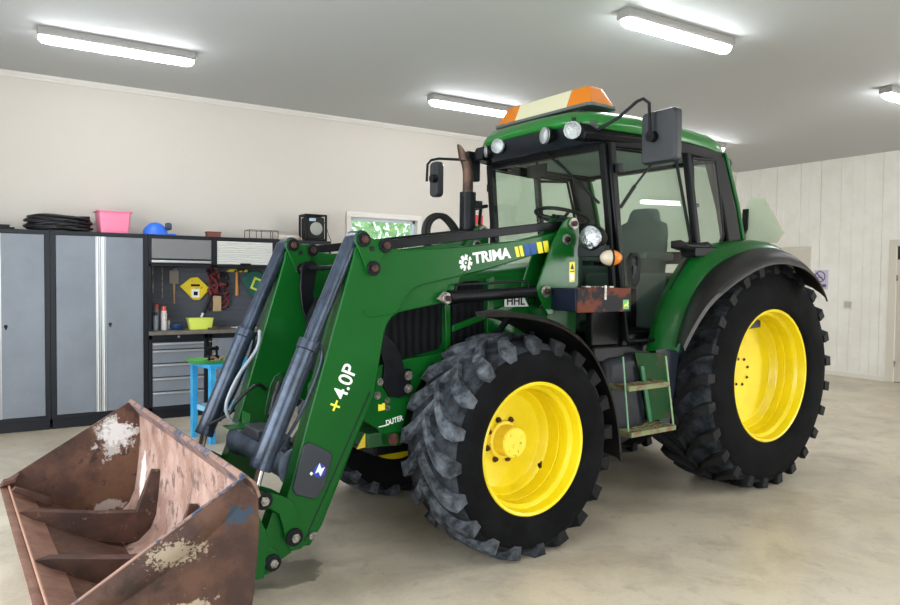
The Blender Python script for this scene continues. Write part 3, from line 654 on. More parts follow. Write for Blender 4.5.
TRB = mat('tread_base_rubber', '#131416', .85, bump=(40, .5), c2='#33373b', vscale=9, spec=.15)
def wheel(name, cx, s, rimy, w, R, lugh, zc, rr_, N, sweep, sgn, discy, hub, rub_t, label=None, wk=1.):
    t = empty(name, (0, 0, 0), parent=TR)
    if label: t['label'] = label
    yi = rimy+ (.03 if rimy < 0 else -.03)           # outer bead plane
    c = (cx, 0, zc); hw = w/2; ym = -(abs(rimy)+.035-hw)*1.0   # mid plane on the near side (negative)
    def Y(v): return v if s < 0 else -v               # mirror for the far side
    Rc = R-lugh
    # carcass
    prof = [(rr_-.012, -hw+.05), (rr_+.012, -hw+.022), (rr_+.05, -hw+.008), (rr_+(Rc-rr_)*.45, -hw), (rr_+(Rc-rr_)*.72, -hw+.012), (Rc-.045, -hw+.028), (Rc-.02, -hw+.05), (Rc-.006, -hw+.1), (Rc, -hw*.4), (Rc+.002, 0)]
    full = prof + [(r, -y) for r, y in prof[-2::-1]]
    bm = nb(); lathe(bm, [(r, Y(ym+y)) for r, y in full] if s < 0 else [(r, -(ym+y)) for r, y in full], c, 112, 'y', closed=True, flat=.0)
    for f_q in bm.faces:          # the dusty tread band of the carcass
        cc_ = f_q.calc_center_median()
        if math.hypot(cc_.x-cx, cc_.z-zc) > Rc-.04 or (cc_.z < .02 and math.hypot(cc_.x-cx, cc_.z-zc) > zc-.03): f_q.material_index = 1
    tyre = obj('tyre', bm, [RUB, TRB], t, 0, 50)
    # lugs
    bm = nb(); K = 8
    for side in (-1, 1):
        for i in range(N):
            th0 = 2*PI*(i+(.5 if side > 0 else 0))/N; rings = []
            for k in range(K+1):
                u = k/K; yy = side*(-.02+(hw+.0)*u) if u < .999 else side*(hw-.012)
                yy = side*min(abs(yy) if u > .1 else yy*side, hw-.012) if u > .1 else yy
                ph = sweep*(1-(1-min(u, 1))**1.7)
                th = th0+sgn*ph*1.0
                ay = abs(yy); crown = 0 if ay < hw*.5 else (ay-hw*.5)**2/(hw*.5)**2*.024
                base = Rc-.012 if ay < hw-.1 else Rc-.012-((ay-hw+.1)/.1)**2*.04
                top = R-crown-(.002 if u < .99 else .006)
                wb = (.040+.016*u)/R*wk; wt = (.028+.016*u)/R*wk
                ring = []
                for r, dt in ((base, -wb), (top, -wt), (top, wt), (base, wb)):
                    v = Vector((cx-r*math.cos(th+dt), Y(ym+yy), zc+r*math.sin(th+dt)))
                    if v.z < 0: v.z = 0
                    ring.append(v)
                rings.append(ring)
            # shoulder wrap: last section slides down the sidewall
            th = th0+sgn*sweep; 
            ring = []
            for r, dt in ((R-.10, -.03/R), (R-.085, -.034/R), (R-.085, .034/R), (R-.10, .03/R)):
                v = Vector((cx-r*math.cos(th+dt), Y(ym+side*(hw-.009)), zc+r*math.sin(th+dt))); v.z = max(v.z, 0); ring.append(v)
            rings[-1][0] = Vector((cx-(R-.1)*math.cos(th-.04/R), Y(ym+side*(hw-.03)), max(0, zc+(R-.1)*math.sin(th-.04/R))))
            rings[-1][3] = Vector((cx-(R-.1)*math.cos(th+.04/R), Y(ym+side*(hw-.03)), max(0, zc+(R-.1)*math.sin(th+.04/R))))
            rings.append(ring)
            n0 = len(bm.faces)
            try: loft(bm, rings)
            except ValueError: pass
    # one lug ring: surface pattern of the tyre
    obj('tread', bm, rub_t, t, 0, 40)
    # rim barrel
    f_ = rr_; ro = -(abs(rimy))           # outer plane
    d = discy
    prof = [(f_-.004, ro+.012), (f_, ro), (f_-.006, ro-.004), (f_-.02, ro+.002), (f_-.026, ro+.03), (f_-.03, ro+.055), (f_-.05, ro+.075), (f_-.054, ro+.1), (f_-.056, ro+.115), (f_-.046, ro+.125), (f_-.046, ro+.135), (f_-.056, ro+.145), (f_-.058, (ro+d)/2+.02), (f_-.062, d-.06), (f_-.078, d-.045), (f_-.088, d-.02), (f_-.10, d-.008), (f_-.14, d), (hub*1.25, d+.004), (.0, d+.004)]
    bm = nb(); lathe(bm, [(r, Y(y)) for r, y in prof], c, 96, cap=False)
    iy = -(abs(rimy)-w+.1)
    lathe(bm, [(f_-.055, Y(ro+.1)), (f_-.05, Y(iy-.06)), (f_, Y(iy)), (f_, Y(iy-.008)), (f_-.07, Y(iy-.07)), (f_-.07, Y(d))], c, 72, cap=False)
    rim = obj('rim', bm, YEL, t, 0, 32)
    nbolt = 8; rb = hub*1.42
    for k in range(nbolt):
        a = 2*PI*k/nbolt+.3
        p = (cx+rb*math.cos(a), Y(d), zc+rb*math.sin(a))
        bm = nb(); hexbolt(bm, p, .0125 if abs(discy) < .65 else .008, .02 if abs(discy) < .65 else .008, -1 if s < 0 else 1); obj('wheel_bolt', bm, DARKR, rim)
    return t, Y, c

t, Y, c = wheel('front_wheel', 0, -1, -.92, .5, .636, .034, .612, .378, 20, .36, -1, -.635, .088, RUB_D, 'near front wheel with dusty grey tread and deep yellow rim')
# front hub
def fronthub(t, Y, c):
    bm = nb(); lathe(bm, [(.115, Y(-.63)), (.11, Y(-.655)), (.094, Y(-.66)), (.09, Y(-.7)), (.09, Y(-.742)), (.083, Y(-.75)), (0, Y(-.752))], c, 40)
    h_ = obj('hub', bm, YEL_W, t)
    bm = nb()
    for a in (.6, 2.2, 3.9, 5.2): cyl(bm, (.058*math.cos(a), Y(-.751), c[2]+.058*math.sin(a)), (.058*math.cos(a), Y(-.757), c[2]+.058*math.sin(a)), .008, n=10)
    obj('hub_plugs', bm, YEL_W, h_)
fronthub(t, Y, c)
bm = nb(); cyl(bm, (.16, -.79, .46), (.145, -.8, .475), .012, n=10); cyl(bm, (.155, -.8, .47), (.13, -.83, .5), .006, n=8); obj('valve', bm, BLK, t)
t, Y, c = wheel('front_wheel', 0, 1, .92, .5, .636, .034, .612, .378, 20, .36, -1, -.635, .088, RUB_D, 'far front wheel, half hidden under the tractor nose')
fronthub(t, Y, c)
wheel('rear_wheel', 2.417, -1, -.923, .6, .872, .04, .85, .505, 25, .3, 1, -.66, .075, RUB_R, 'near rear wheel, the largest, with deep yellow rim', .85)
wheel('rear_wheel', 2.417, 1, .923, .6, .872, .04, .85, .505, 25, .3, 1, -.66, .075, RUB_R, 'far rear wheel hidden behind the cab', .85)

# ---- chassis
bm = nb()
box(bm, (-.62, -.2, .5), (.9, .2, .8)); box(bm, (.6, -.28, .42), (2.3, .28, 1.0)); box(bm, (-.6, -.17, .72), (-.1, .17, 1.0))
cyl(bm, (2.417, -.6, .85), (2.417, .6, .85), .15, n=28); cyl(bm, (2.417, -.64, .85), (2.417, .64, .85), .09, n=20)
box(bm, (2.2, -.32, .6), (2.85, .32, 1.15))
obj('chassis', bm, BLKM, TR, .015)
bm = nb(); box(bm, (-.09, -.5, .5), (.09, .5, .66)); cyl(bm, (0, -.62, .615), (0, -.46, .615), .15, .12, 28); cyl(bm, (0, .46, .615), (0, .62, .615), .12, .15, 28)
cyl(bm, (-.02, -.45, .55), (-.02, .45, .55), .09, .09, 20)
tube(bm, [(.14, -.46, .6), (.16, 0, .58), (.14, .46, .6)], .022, 10)
obj('front_axle', bm, GREEN_D, TR, .01)
# nose support casting
bm = nb(); prism(bm, [(-.86, .62), (-.86, .9), (-.7, 1.02), (-.2, 1.0), (-.2, .72), (-.5, .58)], -.24, .24); obj('front_bolster', bm, GREEN_D, TR, .02)
# engine
bm = nb(); box(bm, (-.35, -.2, .75), (.6, .2, 1.25)); cyl(bm, (-.1, -.28, 1.0), (.2, -.28, 1.0), .07, n=20); cyl(bm, (.3, -.3, .95), (.3, -.3, 1.15), .055, n=20); box(bm, (-.5, -.25, .95), (-.4, .25, 1.2))
tube(bm, [(-.3, -.25, 1.1), (0, -.3, 1.2), (.3, -.28, 1.12), (.55, -.25, 1.2)], .02, 10)
obj('engine', bm, mat('engine_dark_green', '#173f22', .6, c2='#15181a', vscale=5), TR, .012)

# ---- hood
def hsec(x, w, z0, z1, r=.09, n=6):
    p = []
    p.append((x, -w, z0)); p.append((x, -w, (z0+z1)/2-.05)); p.append((x, -w+.004, z1-r*1.25))
    for i in range(n+1):
        a = PI-(PI/2)*i/n; p.append((x, -w+.012+r+r*math.cos(a), z1-r*.9+r*.9*math.sin(a)))
    p.append((x, 0, z1+.012))
    q = [(x, -y, z) for _, y, z in p[:-1]][::-1]
    return p+q
bm = nb(); HS = [(-.84, .27, .98, 1.30, .07), (-.83, .31, .97, 1.37, .08), (-.78, .345, .97, 1.44, .1), (-.66, .365, .97, 1.5, .12), (-.4, .372, .98, 1.545, .13), (0, .376, 1.0, 1.60, .13), (.45, .38, 1.08, 1.645, .12), (.84, .385, 1.12, 1.68, .12)]
loft(bm, [hsec(*a) for a in HS])
for f_q in bm.faces:
    if f_q.calc_center_median().x < -.7: f_q.material_index = 1
hood = obj('hood', bm, [GREEN, BLKM], TR, 0, 28)
for s in (-1, 1):
    y0_, y1_ = (s*.368, s*.386)
    bm = nb(); prism(bm, [(-.66, 1.15), (-.64, 1.36), (-.6, 1.405), (-.31, 1.44), (-.27, 1.41), (-.27, 1.18), (-.30, 1.14), (-.58, 1.09), (-.63, 1.1)], min(y0_, y1_), max(y0_, y1_)); obj('side_grille', bm, DARKMESH, hood, .004)
    bm = nb(); prism(bm, [(-.2, 1.12), (-.2, 1.47), (-.16, 1.52), (-.1, 1.545), (.0, 1.55), (.045, 1.52), (.05, 1.14)], min(y0_, y1_), max(y0_, y1_)); obj('side_grille', bm, DARKMESH, hood, .004)
    bm = nb(); prism(bm, [(-.7, 1.0), (-.7, 1.06), (-.22, 1.125), (.05, 1.13), (.05, 1.07), (-.2, 1.06)], min(s*.37, s*.395), max(s*.37, s*.395))
    prism(bm, [(-.24, 1.1), (-.26, 1.47), (-.22, 1.5), (-.21, 1.1)], min(s*.37, s*.393), max(s*.37, s*.393)); prism(bm, [(-.2, 1.24), (.3, 1.38), (.3, 1.42), (-.2, 1.28)], min(s*.37, s*.397), max(s*.37, s*.397))
    prism(bm, [(.07, 1.1), (.07, 1.56), (.12, 1.58), (.12, 1.1)], min(s*.37, s*.393), max(s*.37, s*.393))
    obj('side_trim', bm, GREEN, hood, .004)
bm = nb(); loft(bm, [[(x, y, z) for y, z in rrect(.25, .15, .05)] for x in (-.86,)] + [[(-.83, y*1.03, z) for y, z in rrect(.25, .15, .05)]])
bmesh.ops.translate(bm, verts=bm.verts, vec=(0, 0, 1.15)); obj('front_grille', bm, DARKMESH, hood)
for s in (-1, 1):
    bm = nb(); lathe(bm, [(0, -.02), (.06, -.016), (.07, 0)], (-.855, s*.14, 1.22), 24, 'x'); obj('headlight', bm, LENS, hood)
bm = nb(); box(bm, (-.3, -.388, 1.1), (-.28, -.386, 1.12)); bm.free()
# registration plate on the far end of the hood side
o = None
bm = nb(); box(bm, (.2, -.402, 1.385), (.56, -.397, 1.462)); plate = obj('number_plate', bm, mat('plate_white', '#d9d9d4', .5), TR, .002, 30); plate.rotation_euler.y = 0
text('plate_lettering', 'HHL 02', (.213, -.403, 1.398), (1, 0, 0), (0, 0, 1), .072, BLK, plate, sx=1.1, bold=.0015)
# side bracket plate of the loader frame
for s in (-1, 1):
    a, b = sorted((s*.4, s*.43))
    bm = nb(); prism(bm, [(-.80, 1.06), (-.86, .8), (-.72, .714), (-.707, .62), (-.575, .61), (-.57, .702), (-.53, .84), (-.38, 1.06), (-.2, 1.08), (-.2, 1.13), (-.55, 1.10)], a, b)
    fb = obj('loader_frame', bm, GREEN, TR, .006); 
    bm = nb(); cyl(bm, (-.64, s*.43, .655), (-.64, s*.45, .655), .034, n=20); obj('pivot', bm, DARKR, fb)
    for x, z, yy_, r_ in ((-.55, 1.01, .452, .018), (-.55, .935, .452, .018), (-.38, 1.02, .431, .018), (-.74, .91, .431, .015), (-.72, .985, .431, .015), (-.675, .875, .431, .011), (-.675, .835, .431, .011)):
        bm = nb(); hexbolt(bm, (x, s*yy_, z), r_, .018, s); obj('bolt', bm, STEEL, fb)
    a, b = sorted((s*.2, s*.43)); bm = nb(); box(bm, (-.8, a, .62), (.75, b, .7)); obj('rail', bm, GREEN_D, fb, .008)
    if s < 0:
        bm = nb(); prism(bm, [(-.732, .822), (-.732, .862), (-.715, .855), (-.70, .865), (-.69, .862), (-.69, .825)], -.434, -.43); obj('sticker', bm, YDEC, fb)
        text('lettering', 'DUTER', (-.68, -.432, .735), (1, 0, .18), (0, 0, 1), .042, WHITE, fb, sx=.85, bold=.001)
        bm = nb(); prism(bm, [(-.73, .73), (-.68, .734), (-.68, .74), (-.73, .735)], -.433, -.43); obj('sticker_line', bm, WHITE, fb)
        bm = nb(); prism(bm, [(-.85, .62), (-.80, .7), (-.73, .63)], -.41, -.4); obj('warning_tape', bm, mat('dull_yellow_2', '#c9b02a', .6), fb); bm = nb(); prism(bm, [(-.55, .62), (-.55, .7), (-.51, .68)], -.41, -.4); obj('warning_tape', bm, mat('dull_yellow', '#c9b02a', .6), fb)
    # curved black guard bar
    a, b = sorted((s*.43, s*.452) if s < 0 else (.33, .352))
    S = [(-.53, 1.045), (-.53, .905), (-.60, .885), (-.67, .9), (-.715, .97), (-.705, 1.08), (-.73, 1.15), (-.80, 1.25), (-.845, 1.36), (-.86, 1.5), (-.85, 1.63), (-.83, 1.66), (-.775, 1.665), (-.74, 1.64), (-.755, 1.56), (-.77, 1.45), (-.75, 1.34), (-.70, 1.25), (-.625, 1.18), (-.59, 1.11), (-.575, 1.05)]
    bm = nb(); prism(bm, S, a, b); g = obj('guard_bar', bm, BLKM, TR, .004)
    bm = nb(); tube(bm, [(-.79, a+.01, 1.62), (-.8, 0, 1.62)] if s < 0 else [(-.79, b-.01, 1.62), (-.8, 0, 1.62)], .016, 10, smooth=False); 
    cyl(bm, (-.78, a, 1.33), (-.78, b+.03*s, 1.33), .02, n=12); obj('cross_bar', bm, BLKM, g)
# red and chrome couplers between the arms
bm = nb()
for k in range(5):
    tube(bm, [(-.72+.03*k, .1+.05*k, 1.05), (-.8, .2+.03*k, 1.2), (-.72, .26, 1.32-.03*k), (-.6, .2, 1.38)], .014, 8)
obj('hydraulic_hose', bm, GREYH, TR)

# ---- loader
loader = empty('front_loader', parent=TR); loader['label'] = 'green front loader arms with long grey cylinders'
def pin(parent, c, y, s, r=.028, m=RUSTY, m2=None):
    bm = nb(); cyl(bm, (c[0], y, c[1]), (c[0], y+s*.014, c[1]), r*1.5, n=24); o = obj('pin_washer', bm, m2 or m, parent, .003)
    bm = nb(); cyl(bm, (c[0], y+s*.014, c[1]), (c[0], y+s*.03, c[1]), r*.8, n=6); cyl(bm, (c[0], y+s*.03, c[1]), (c[0], y+s*.034, c[1]), r*.45, n=12); obj('pin', bm, m, o, .002)
ARM = [(-.925, 1.72), (-.935, 1.66), (-1.185, .835), (-1.275, .522), (-1.325, .40), (-1.33, .27), (-1.28, .175), (-1.223, .179), (-1.16, .22), (-1.124, .272),
       (-.80, .93), (-.742, 1.268), (-.72, 1.315), (-.695, 1.345), (-.66, 1.385), (-.62, 1.44), (-.57, 1.493), (-.5, 1.523), (-.284, 1.566), (-.034, 1.618), (.413, 1.73), (.6, 1.79), (.68, 1.85), (.66, 1.9), (.52, 1.862), (.2, 1.80), (-.2, 1.75), (-.62, 1.715), (-.80, 1.735), (-.89, 1.745)]
def arm(s):
    a = obj_arm = None
    lo, hi = sorted((s*.41, s*.51))
    bm = nb(); prism(bm, ARM, lo, hi); a = obj('loader_arm', bm, GREEN, TR, .007)
    if s < 0: a['label'] = 'near loader arm with white and yellow lettering'
    # gusset to the lift cylinder, set slightly inside
    bm = nb(); prism(bm, [(-.70, 1.34), (-.60, 1.47), (-.5, 1.54), (-.28, 1.58), (-.22, 1.58), (-.27, 1.43), (-.383, 1.415), (-.641, 1.373)], lo+.012, hi-.012); obj('gusset', bm, GREEN, a, .004)
    # lower inner flange strip
    bm = nb(); prism(bm, [(-.81, .995), (-1.085, .36), (-1.2, .185), (-1.165, .18), (-1.10, .272), (-.79, .94)], lo+.016, hi-.016); prism(bm, [(-.80, 1.1), (-.79, 1.0), (-.80, .93), (-.85, .9), (-.85, 1.0)], lo+.02, hi-.02); obj('flange', bm, GREEN, a, .004)
    yo = s*.51
    # weld seam / pressed line across the knee
    bm = nb(); tube(bm, [(-.873, 1.37), (-.83, 1.352), (-.72, 1.362), (-.62, 1.385)] and [(-.873, yo, 1.385), (-.84, yo, 1.352), (-.74, yo, 1.360), (-.63, yo, 1.382)], .005, 6)
    tube(bm, [(-.67, yo, 1.38), (-.62, yo, 1.445), (-.57, yo, 1.493), (-.5, yo, 1.525), (-.284, yo, 1.568), (-.2, yo, 1.6), (-.17, yo, 1.72)], .004, 6)
    obj('weld_seam', bm, GREEN, a)
    bm = nb(); cyl(bm, (-.83, yo, .95), (-1.205, yo, .215), .004, n=6); obj('panel_gap', bm, BLKM, a)
    # knee plates
    K = [(-.925, 1.791), (-.888, 1.803), (-.849, 1.78), (-.816, 1.767), (-.76, 1.77), (-.726, 1.751), (-.72, 1.727), (-.754, 1.692), (-.787, 1.613), (-.803, 1.579), (-.837, 1.573), (-.859, 1.597), (-.903, 1.692), (-.93, 1.748)]
    for side, yy in ((1, s*.52), (-1, s*.40)):
        p, q = sorted((yy-.007, yy+.007)); bm = nb(); prism(bm, K, p, q)
        kp = obj('knee_plate', bm, GREEN, a, .003)
        yo2 = yy+s*side*.007; sd = s*side
        for cc in ((-.885, 1.762), (-.752, 1.735), (-.825, 1.612)): pin(kp, cc, yo2, sd, .026, DARKR, BLKM)
        bm = nb(); cyl(bm, (-.833, yo2, 1.715), (-.833, yo2+sd*.004, 1.715), .014, n=16); obj('hole', bm, BLK, kp)
    # steel link rod on top
    bm = nb(); p0 = Vector((-.752, s*.46, 1.735)); p1 = Vector((.64, s*.46, 1.925)); d = (p1-p0).normalized(); up = Vector((-d.z, 0, d.x))
    vs = []
    loft(bm, [[p+up*.026*e+Vector((0, f_, 0)) for e, f_ in ((-1, -.03), (1, -.03), (1, .03), (-1, .03))] for p in (p0, p1)])
    cyl(bm, (-.752, s*.42, 1.735), (-.752, s*.5, 1.735), .04, n=24); cyl(bm, (.655, s*.42, 1.93), (.655, s*.5, 1.93), .045, n=24)
    obj('parallel_rod', bm, BLKM, a, .004)
    # bucket cylinder: thin upper tube, fat lower barrel, chrome rod
    T = Vector((-.885, s*.46, 1.765)); Bm = Vector((-1.445, s*.46, .50)); d = (Bm-T)
    at = lambda u: T+d*u
    off = Vector((-.035, -.005 if s < 0 else 0, .0)) 
    T2 = T+Vector((-.03, 0, .012))
    bm = nb(); cyl(bm, at(0)+off, at(.44)+off, .041, n=28); cyl(bm, (T.x, T.y-.055, T.z), (T.x, T.y+.055, T.z), .048, n=28); cyl(bm, at(.42)+off, at(.455)+off, .058, n=28)
    c1 = obj('bucket_cylinder', bm, STEELB, a, .003)
    bm = nb(); cyl(bm, at(.455)+off, at(.905)+off*.7, .053, n=32); cyl(bm, at(.885)+off*.7, at(.915)+off*.7, .056, n=32); obj('barrel', bm, STEELB, c1, .003)
    bm = nb(); cyl(bm, at(.9)+off*.7, at(1.0), .021, n=20); obj('piston_rod', bm, CHROME, c1)
    bm = nb(); cyl(bm, (Bm.x, Bm.y-.05, Bm.z-.03), (Bm.x, Bm.y+.05, Bm.z-.03), .04, n=24); obj('rod_eye', bm, DARKR, c1)
    bm = nb(); tube(bm, [at(.46)+Vector((.02, s*.02, .05)), at(.5)+Vector((.06, s*.03, 0)), at(.7)+Vector((.07, s*.02, 0)), at(.86)+Vector((.04, 0, 0))], .009, 8); obj('feed_pipe', bm, STEELB, c1)
    # link plates and hitch
    LK = [(-1.468, .496), (-1.457, .521), (-1.414, .513), (-1.337, .479), (-1.281, .442), (-1.255, .388), (-1.248, .322), (-1.25, .246), (-1.28, .228), (-1.32, .261), (-1.331, .317), (-1.353, .391), (-1.392, .423), (-1.446, .44)]
    for yy in (s*.535, s*.395):
        bm = nb(); prism(bm, LK, yy-.007, yy+.007); lk = obj('tilt_link', bm, GREEN, a, .003)
        sd = s if yy == s*.535 else -s
        pin(lk, (-1.435, .475), yy+sd*.007, sd, .03, STEEL, BLKM); pin(lk, (-1.275, .262), yy+sd*.007, sd, .03, STEEL, BLKM)
    HT = [(-1.50, .19), (-1.50, .3), (-1.452, .27), (-1.40, .32), (-1.373, .394), (-1.335, .384), (-1.31, .255), (-1.27, .17), (-1.339, .14), (-1.384, .118), (-1.449, .105), (-1.50, .11)]
    bm = nb(); prism(bm, HT, lo+.005, hi-.005); ht = obj('hitch_plate', bm, GREEN, a, .004)
    for yy in (s*.515, s*.405):
        bm = nb(); prism(bm, [(-1.56, .1), (-1.56, .26), (-1.46, .27), (-1.35, .2), (-1.33, .14), (-1.38, .1), (-1.47, .09)], yy-.006, yy+.006); hk = obj('hook_plate', bm, GREEN, ht, .003)
        sd = s if abs(yy) > .5 else -s
        pin(hk, (-1.38, .15), yy+sd*.006, sd, .028, STEEL, BLKM)
    bm = nb(); cyl(bm, (-1.16, yo, .235), (-1.16, yo+s*.012, .235), .022, n=16); obj('grease_cap', bm, STEEL, a)
    # lift cylinder
    lc0 = Vector((-.345, s*.46 if s > 0 else -.515, 1.45)); lc1 = Vector((.43, lc0.y, 1.49))
    bm = nb(); cyl(bm, lc0+(lc1-lc0)*.03, lc0+(lc1-lc0)*.97, .035, n=28); cyl(bm, lc0+(lc1-lc0)*.03, lc0+(lc1-lc0)*.09, .042, n=28)
    tube(bm, [lc0+Vector((.06, -.01, .03)), lc0+Vector((.07, -.01, .075)), lc0+Vector((.62, -.01, .1)), lc0+Vector((.63, -.01, .06))], .008, 8, smooth=False)
    lc = obj('lift_cylinder', bm, BLKM, a, .002)
    bm = nb(); prism(bm, [(-.41, 1.445), (-.36, 1.487), (-.32, 1.48), (-.30, 1.43), (-.34, 1.41)], min(yo, yo+s*.02), max(yo, yo+s*.02)); pp = obj('pin_lug', bm, STEEL, lc, .003)
    pin(lc, (-.345, 1.448), yo+s*.02, s, .022, RUSTY, STEEL)
    # tower
    TW = [(.565, 1.937), (.6, 1.962), (.642, 1.97), (.689, 1.95), (.7, 1.914), (.7, 1.866), (.7, 1.522), (.491, 1.38), (.468, 1.341), (.432, 1.336), (.35, 1.464), (.335, 1.498), (.391, 1.636), (.482, 1.822)]
    for yy in (s*.545, s*.395):
        bm = nb(); prism(bm, TW, yy-.008, yy+.008); tw = obj('tower_plate', bm, GREEN, a, .004)
        sd = s if abs(yy) > .5 else -s
        pin(tw, (.64, 1.925), yy+sd*.008, sd, .026, RUSTY, STEEL); pin(tw, (.58, 1.82), yy+sd*.008, sd, .024, BLK, STEEL); pin(tw, (.405, 1.487), yy+sd*.008, sd, .026, RUSTY, STEEL)
    bm = nb(); p, q = sorted((s*.39, s*.55)); box(bm, (.45, p, 1.36), (.72, q, 1.38)); box(bm, (.68, p, 1.38), (.7, q, 1.9)); 
    p, q = sorted((s*.25, s*.54)); box(bm, (.44, p, .6), (.7, q, 1.37)); obj('tower_back', bm, GREEN_D, a, .006)
    if s < 0:
        yd = -.5535
        bm = nb(); prism(bm, [(.615, 1.545), (.615, 1.675), (.665, 1.68), (.665, 1.55)], yd-.001, yd); k = obj('warning_sticker', bm, YDEC, a)
        bm = nb(); prism(bm, [(.622, 1.556), (.622, 1.60), (.658, 1.603), (.658, 1.56)], yd-.002, yd-.001); obj('sticker_white', bm, WHITE, k)
        bm = nb(); prism(bm, [(.624, 1.63), (.64, 1.668), (.656, 1.632)], yd-.002, yd-.001); prism(bm, [(.62, 1.612), (.62, 1.618), (.66, 1.621), (.66, 1.615)], yd-.002, yd-.001); obj('sticker_symbol', bm, BLK, k)
    return a
near = arm(-1); far = arm(1)
# lettering on the near arm
yd = -.5105
R_ = Vector((.28, 0, .042))
text('arm_lettering', 'TRIMA', (-.135, yd, 1.652), R_, (0, 0, 1), .088, WHITE, near, sx=1.12, bold=.0035, label='white block lettering')
u = R_.normalized(); v = Vector((0, 0, 1))
def para(o_, a0, w_, h0, h1, sh=.02):
    P = [o_+u*a0+v*h0+u*sh*0, o_+u*(a0+w_)+v*h0, o_+u*(a0+w_-sh)+v*h1, o_+u*(a0-sh)+v*h1]
    return [(p.x, p.z) for p in P]
base = Vector((.20, yd, 1.702))
for i, (a0, w_, m_) in enumerate(((0, .026, YDEC), (.036, .026, YDEC), (.078, .038, BDEC), (.128, .038, BDEC), (.185, .042, YDEC), (.24, .042, YDEC))):
    bm = nb(); prism(bm, para(base, a0, w_, -.004, .062+.008*i/5), yd-.0008, yd+.0005); obj('stripe_decal', bm, m_, near)
# gear-like emblem before the lettering
bm = nb(); ec = Vector((-.195, yd, 1.655))
for k in range(8):
    a = k*PI/4; ca, sa = math.cos(a), math.sin(a)
    q = [(.02, -.008), (.045, -.016), (.05, .004), (.022, .012)]
    prism(bm, [(ec.x+x*ca-y*sa, ec.z+x*sa+y*ca) for x, y in q], yd-.0008, yd+.0004)
lathe(bm, [(.017, -.0008), (.027, -.0008), (.027, .0004), (.017, .0004)], (ec.x, yd, ec.z), 24, 'y', closed=True)
cyl(bm, (ec.x, yd-.0008, ec.z), (ec.x, yd+.0004, ec.z), .007, n=12)
obj('emblem', bm, WHITE, near)
dr = Vector((.13, 0, .30)).normalized(); upv = Vector((-dr.z, 0, dr.x))
text('plus_sign', '+', Vector((-1.01, yd, .845)), dr, upv, .12, YDEC, near, bold=.0005)
text('arm_lettering', '4.0P', Vector((-.98, yd, .915)), dr, upv, .118, WHITE, near, bold=.0015, sx=.9, label='white number lettering')
# dark cover with round emblem
bm = nb(); prism(bm, [(-1.185, .725), (-1.065, .655), (-1.055, .63), (-1.10, .475), (-1.155, .425), (-1.255, .465), (-1.275, .50), (-1.215, .71)], -.524, -.508); cv = obj('arm_cover', bm, mat('dark_cover_plastic', '#262a31', .4), near, .004)
bm = nb(); cyl(bm, (-1.13, -.525, .57), (-1.13, -.5265, .57), .035, n=24); obj('blue_disc', bm, mat('royal_blue_decal', '#1f3c9c', .4), cv)
bm = nb(); prism(bm, [(-1.155, .56), (-1.13, .61), (-1.12, .58), (-1.10, .585), (-1.125, .54), (-1.135, .565)], -.5275, -.526); prism(bm, [(-1.185, .563), (-1.175, .572), (-1.165, .563), (-1.175, .552)], -.5265, -.524); obj('white_emblem', bm, WHITE, cv)
# cross tube between arms
bm = nb(); cyl(bm, (-1.20, -.41, .57), (-1.20, .41, .57), .086, n=36); 
for s in (-1, 1): cyl(bm, (-1.20, s*.41, .57), (-1.20, s*.3, .57), .105, .075, 36)
ct = obj('cross_tube', bm, mat('worn_dark_blue_grey', '#39424f', .45, .2, c2='#5a6472', vscale=8, bump=(20, .3)), loader, .004)
bm = nb(); box(bm, (-1.3, -.1, .655), (-1.18, .12, .72)); tube(bm, [(-1.2, .3, .66), (-1.16, .1, .69), (-1.18, -.2, .68), (-1.25, -.36, .66)], .02, 10); tube(bm, [(-1.18, .3, .63), (-1.13, .0, .66), (-1.15, -.36, .64)], .02, 10); obj('hose_cover', bm, mat('dark_rubber_cover', '#23262b', .6), ct, .01)
bm = nb(); box(bm, (-1.36, .17, .68), (-1.24, .3, .685)); box(bm, (-1.245, .17, .6), (-1.24, .3, .76)); obj('bracket', bm, GREEN, ct, .002)
# hoses from the far arm
bm = nb(); tube(bm, [(-1.1, .39, 1.23), (-1.13, .36, 1.12), (-1.26, .34, .95), (-1.33, .33, .78), (-1.27, .32, .66), (-1.2, .28, .62)], .011, 10); obj('grey_hose', bm, GREYH, loader)
bm = nb(); tube(bm, [(-1.06, .395, .86), (-1.14, .34, .9), (-1.26, .33, .82), (-1.3, .36, .74), (-1.42, .38, .68)], .011, 10); obj('black_hose', bm, HOSE, loader)
bm = nb(); prism(bm, [(-1.07, .70), (-1.03, .88), (-1.0, .94), (-.95, .96), (-.93, .9), (-.99, .75), (-1.03, .68)], .398, .41); obj('arm_slot', bm, GREEN_D, loader, .004)
bm = nb(); tube(bm, [(-1.03, .39, .7), (-1.0, .385, .82), (-.97, .39, .9)], .022, 10); tube(bm, [(-1.0, .38, .68), (-.97, .38, .8), (-.95, .39, .88)], .018, 10); obj('black_hose', bm, HOSE, loader)
# hydraulic couplers on near arm inner side
bm = nb(); box(bm, (-.93, -.36, 1.1), (-.83, -.28, 1.26)); 
for k in range(3): cyl(bm, (-.93, -.34+.03*k, 1.2-.04*k), (-1.0, -.36+.03*k, 1.22-.04*k), .016, n=12)
obj('hydraulic_coupler', bm, STEEL, loader, .005)
bm = nb(); tube(bm, [(-.9, -.3, 1.12), (-.98, -.28, .95), (-1.08, -.3, .82), (-1.18, -.3, .68)], .015, 8); tube(bm, [(-.87, -.3, 1.12), (-.93, -.27, .93), (-1.02, -.28, .8), (-1.15, -.27, .67)], .015, 8); obj('black_hose', bm, HOSE, loader)

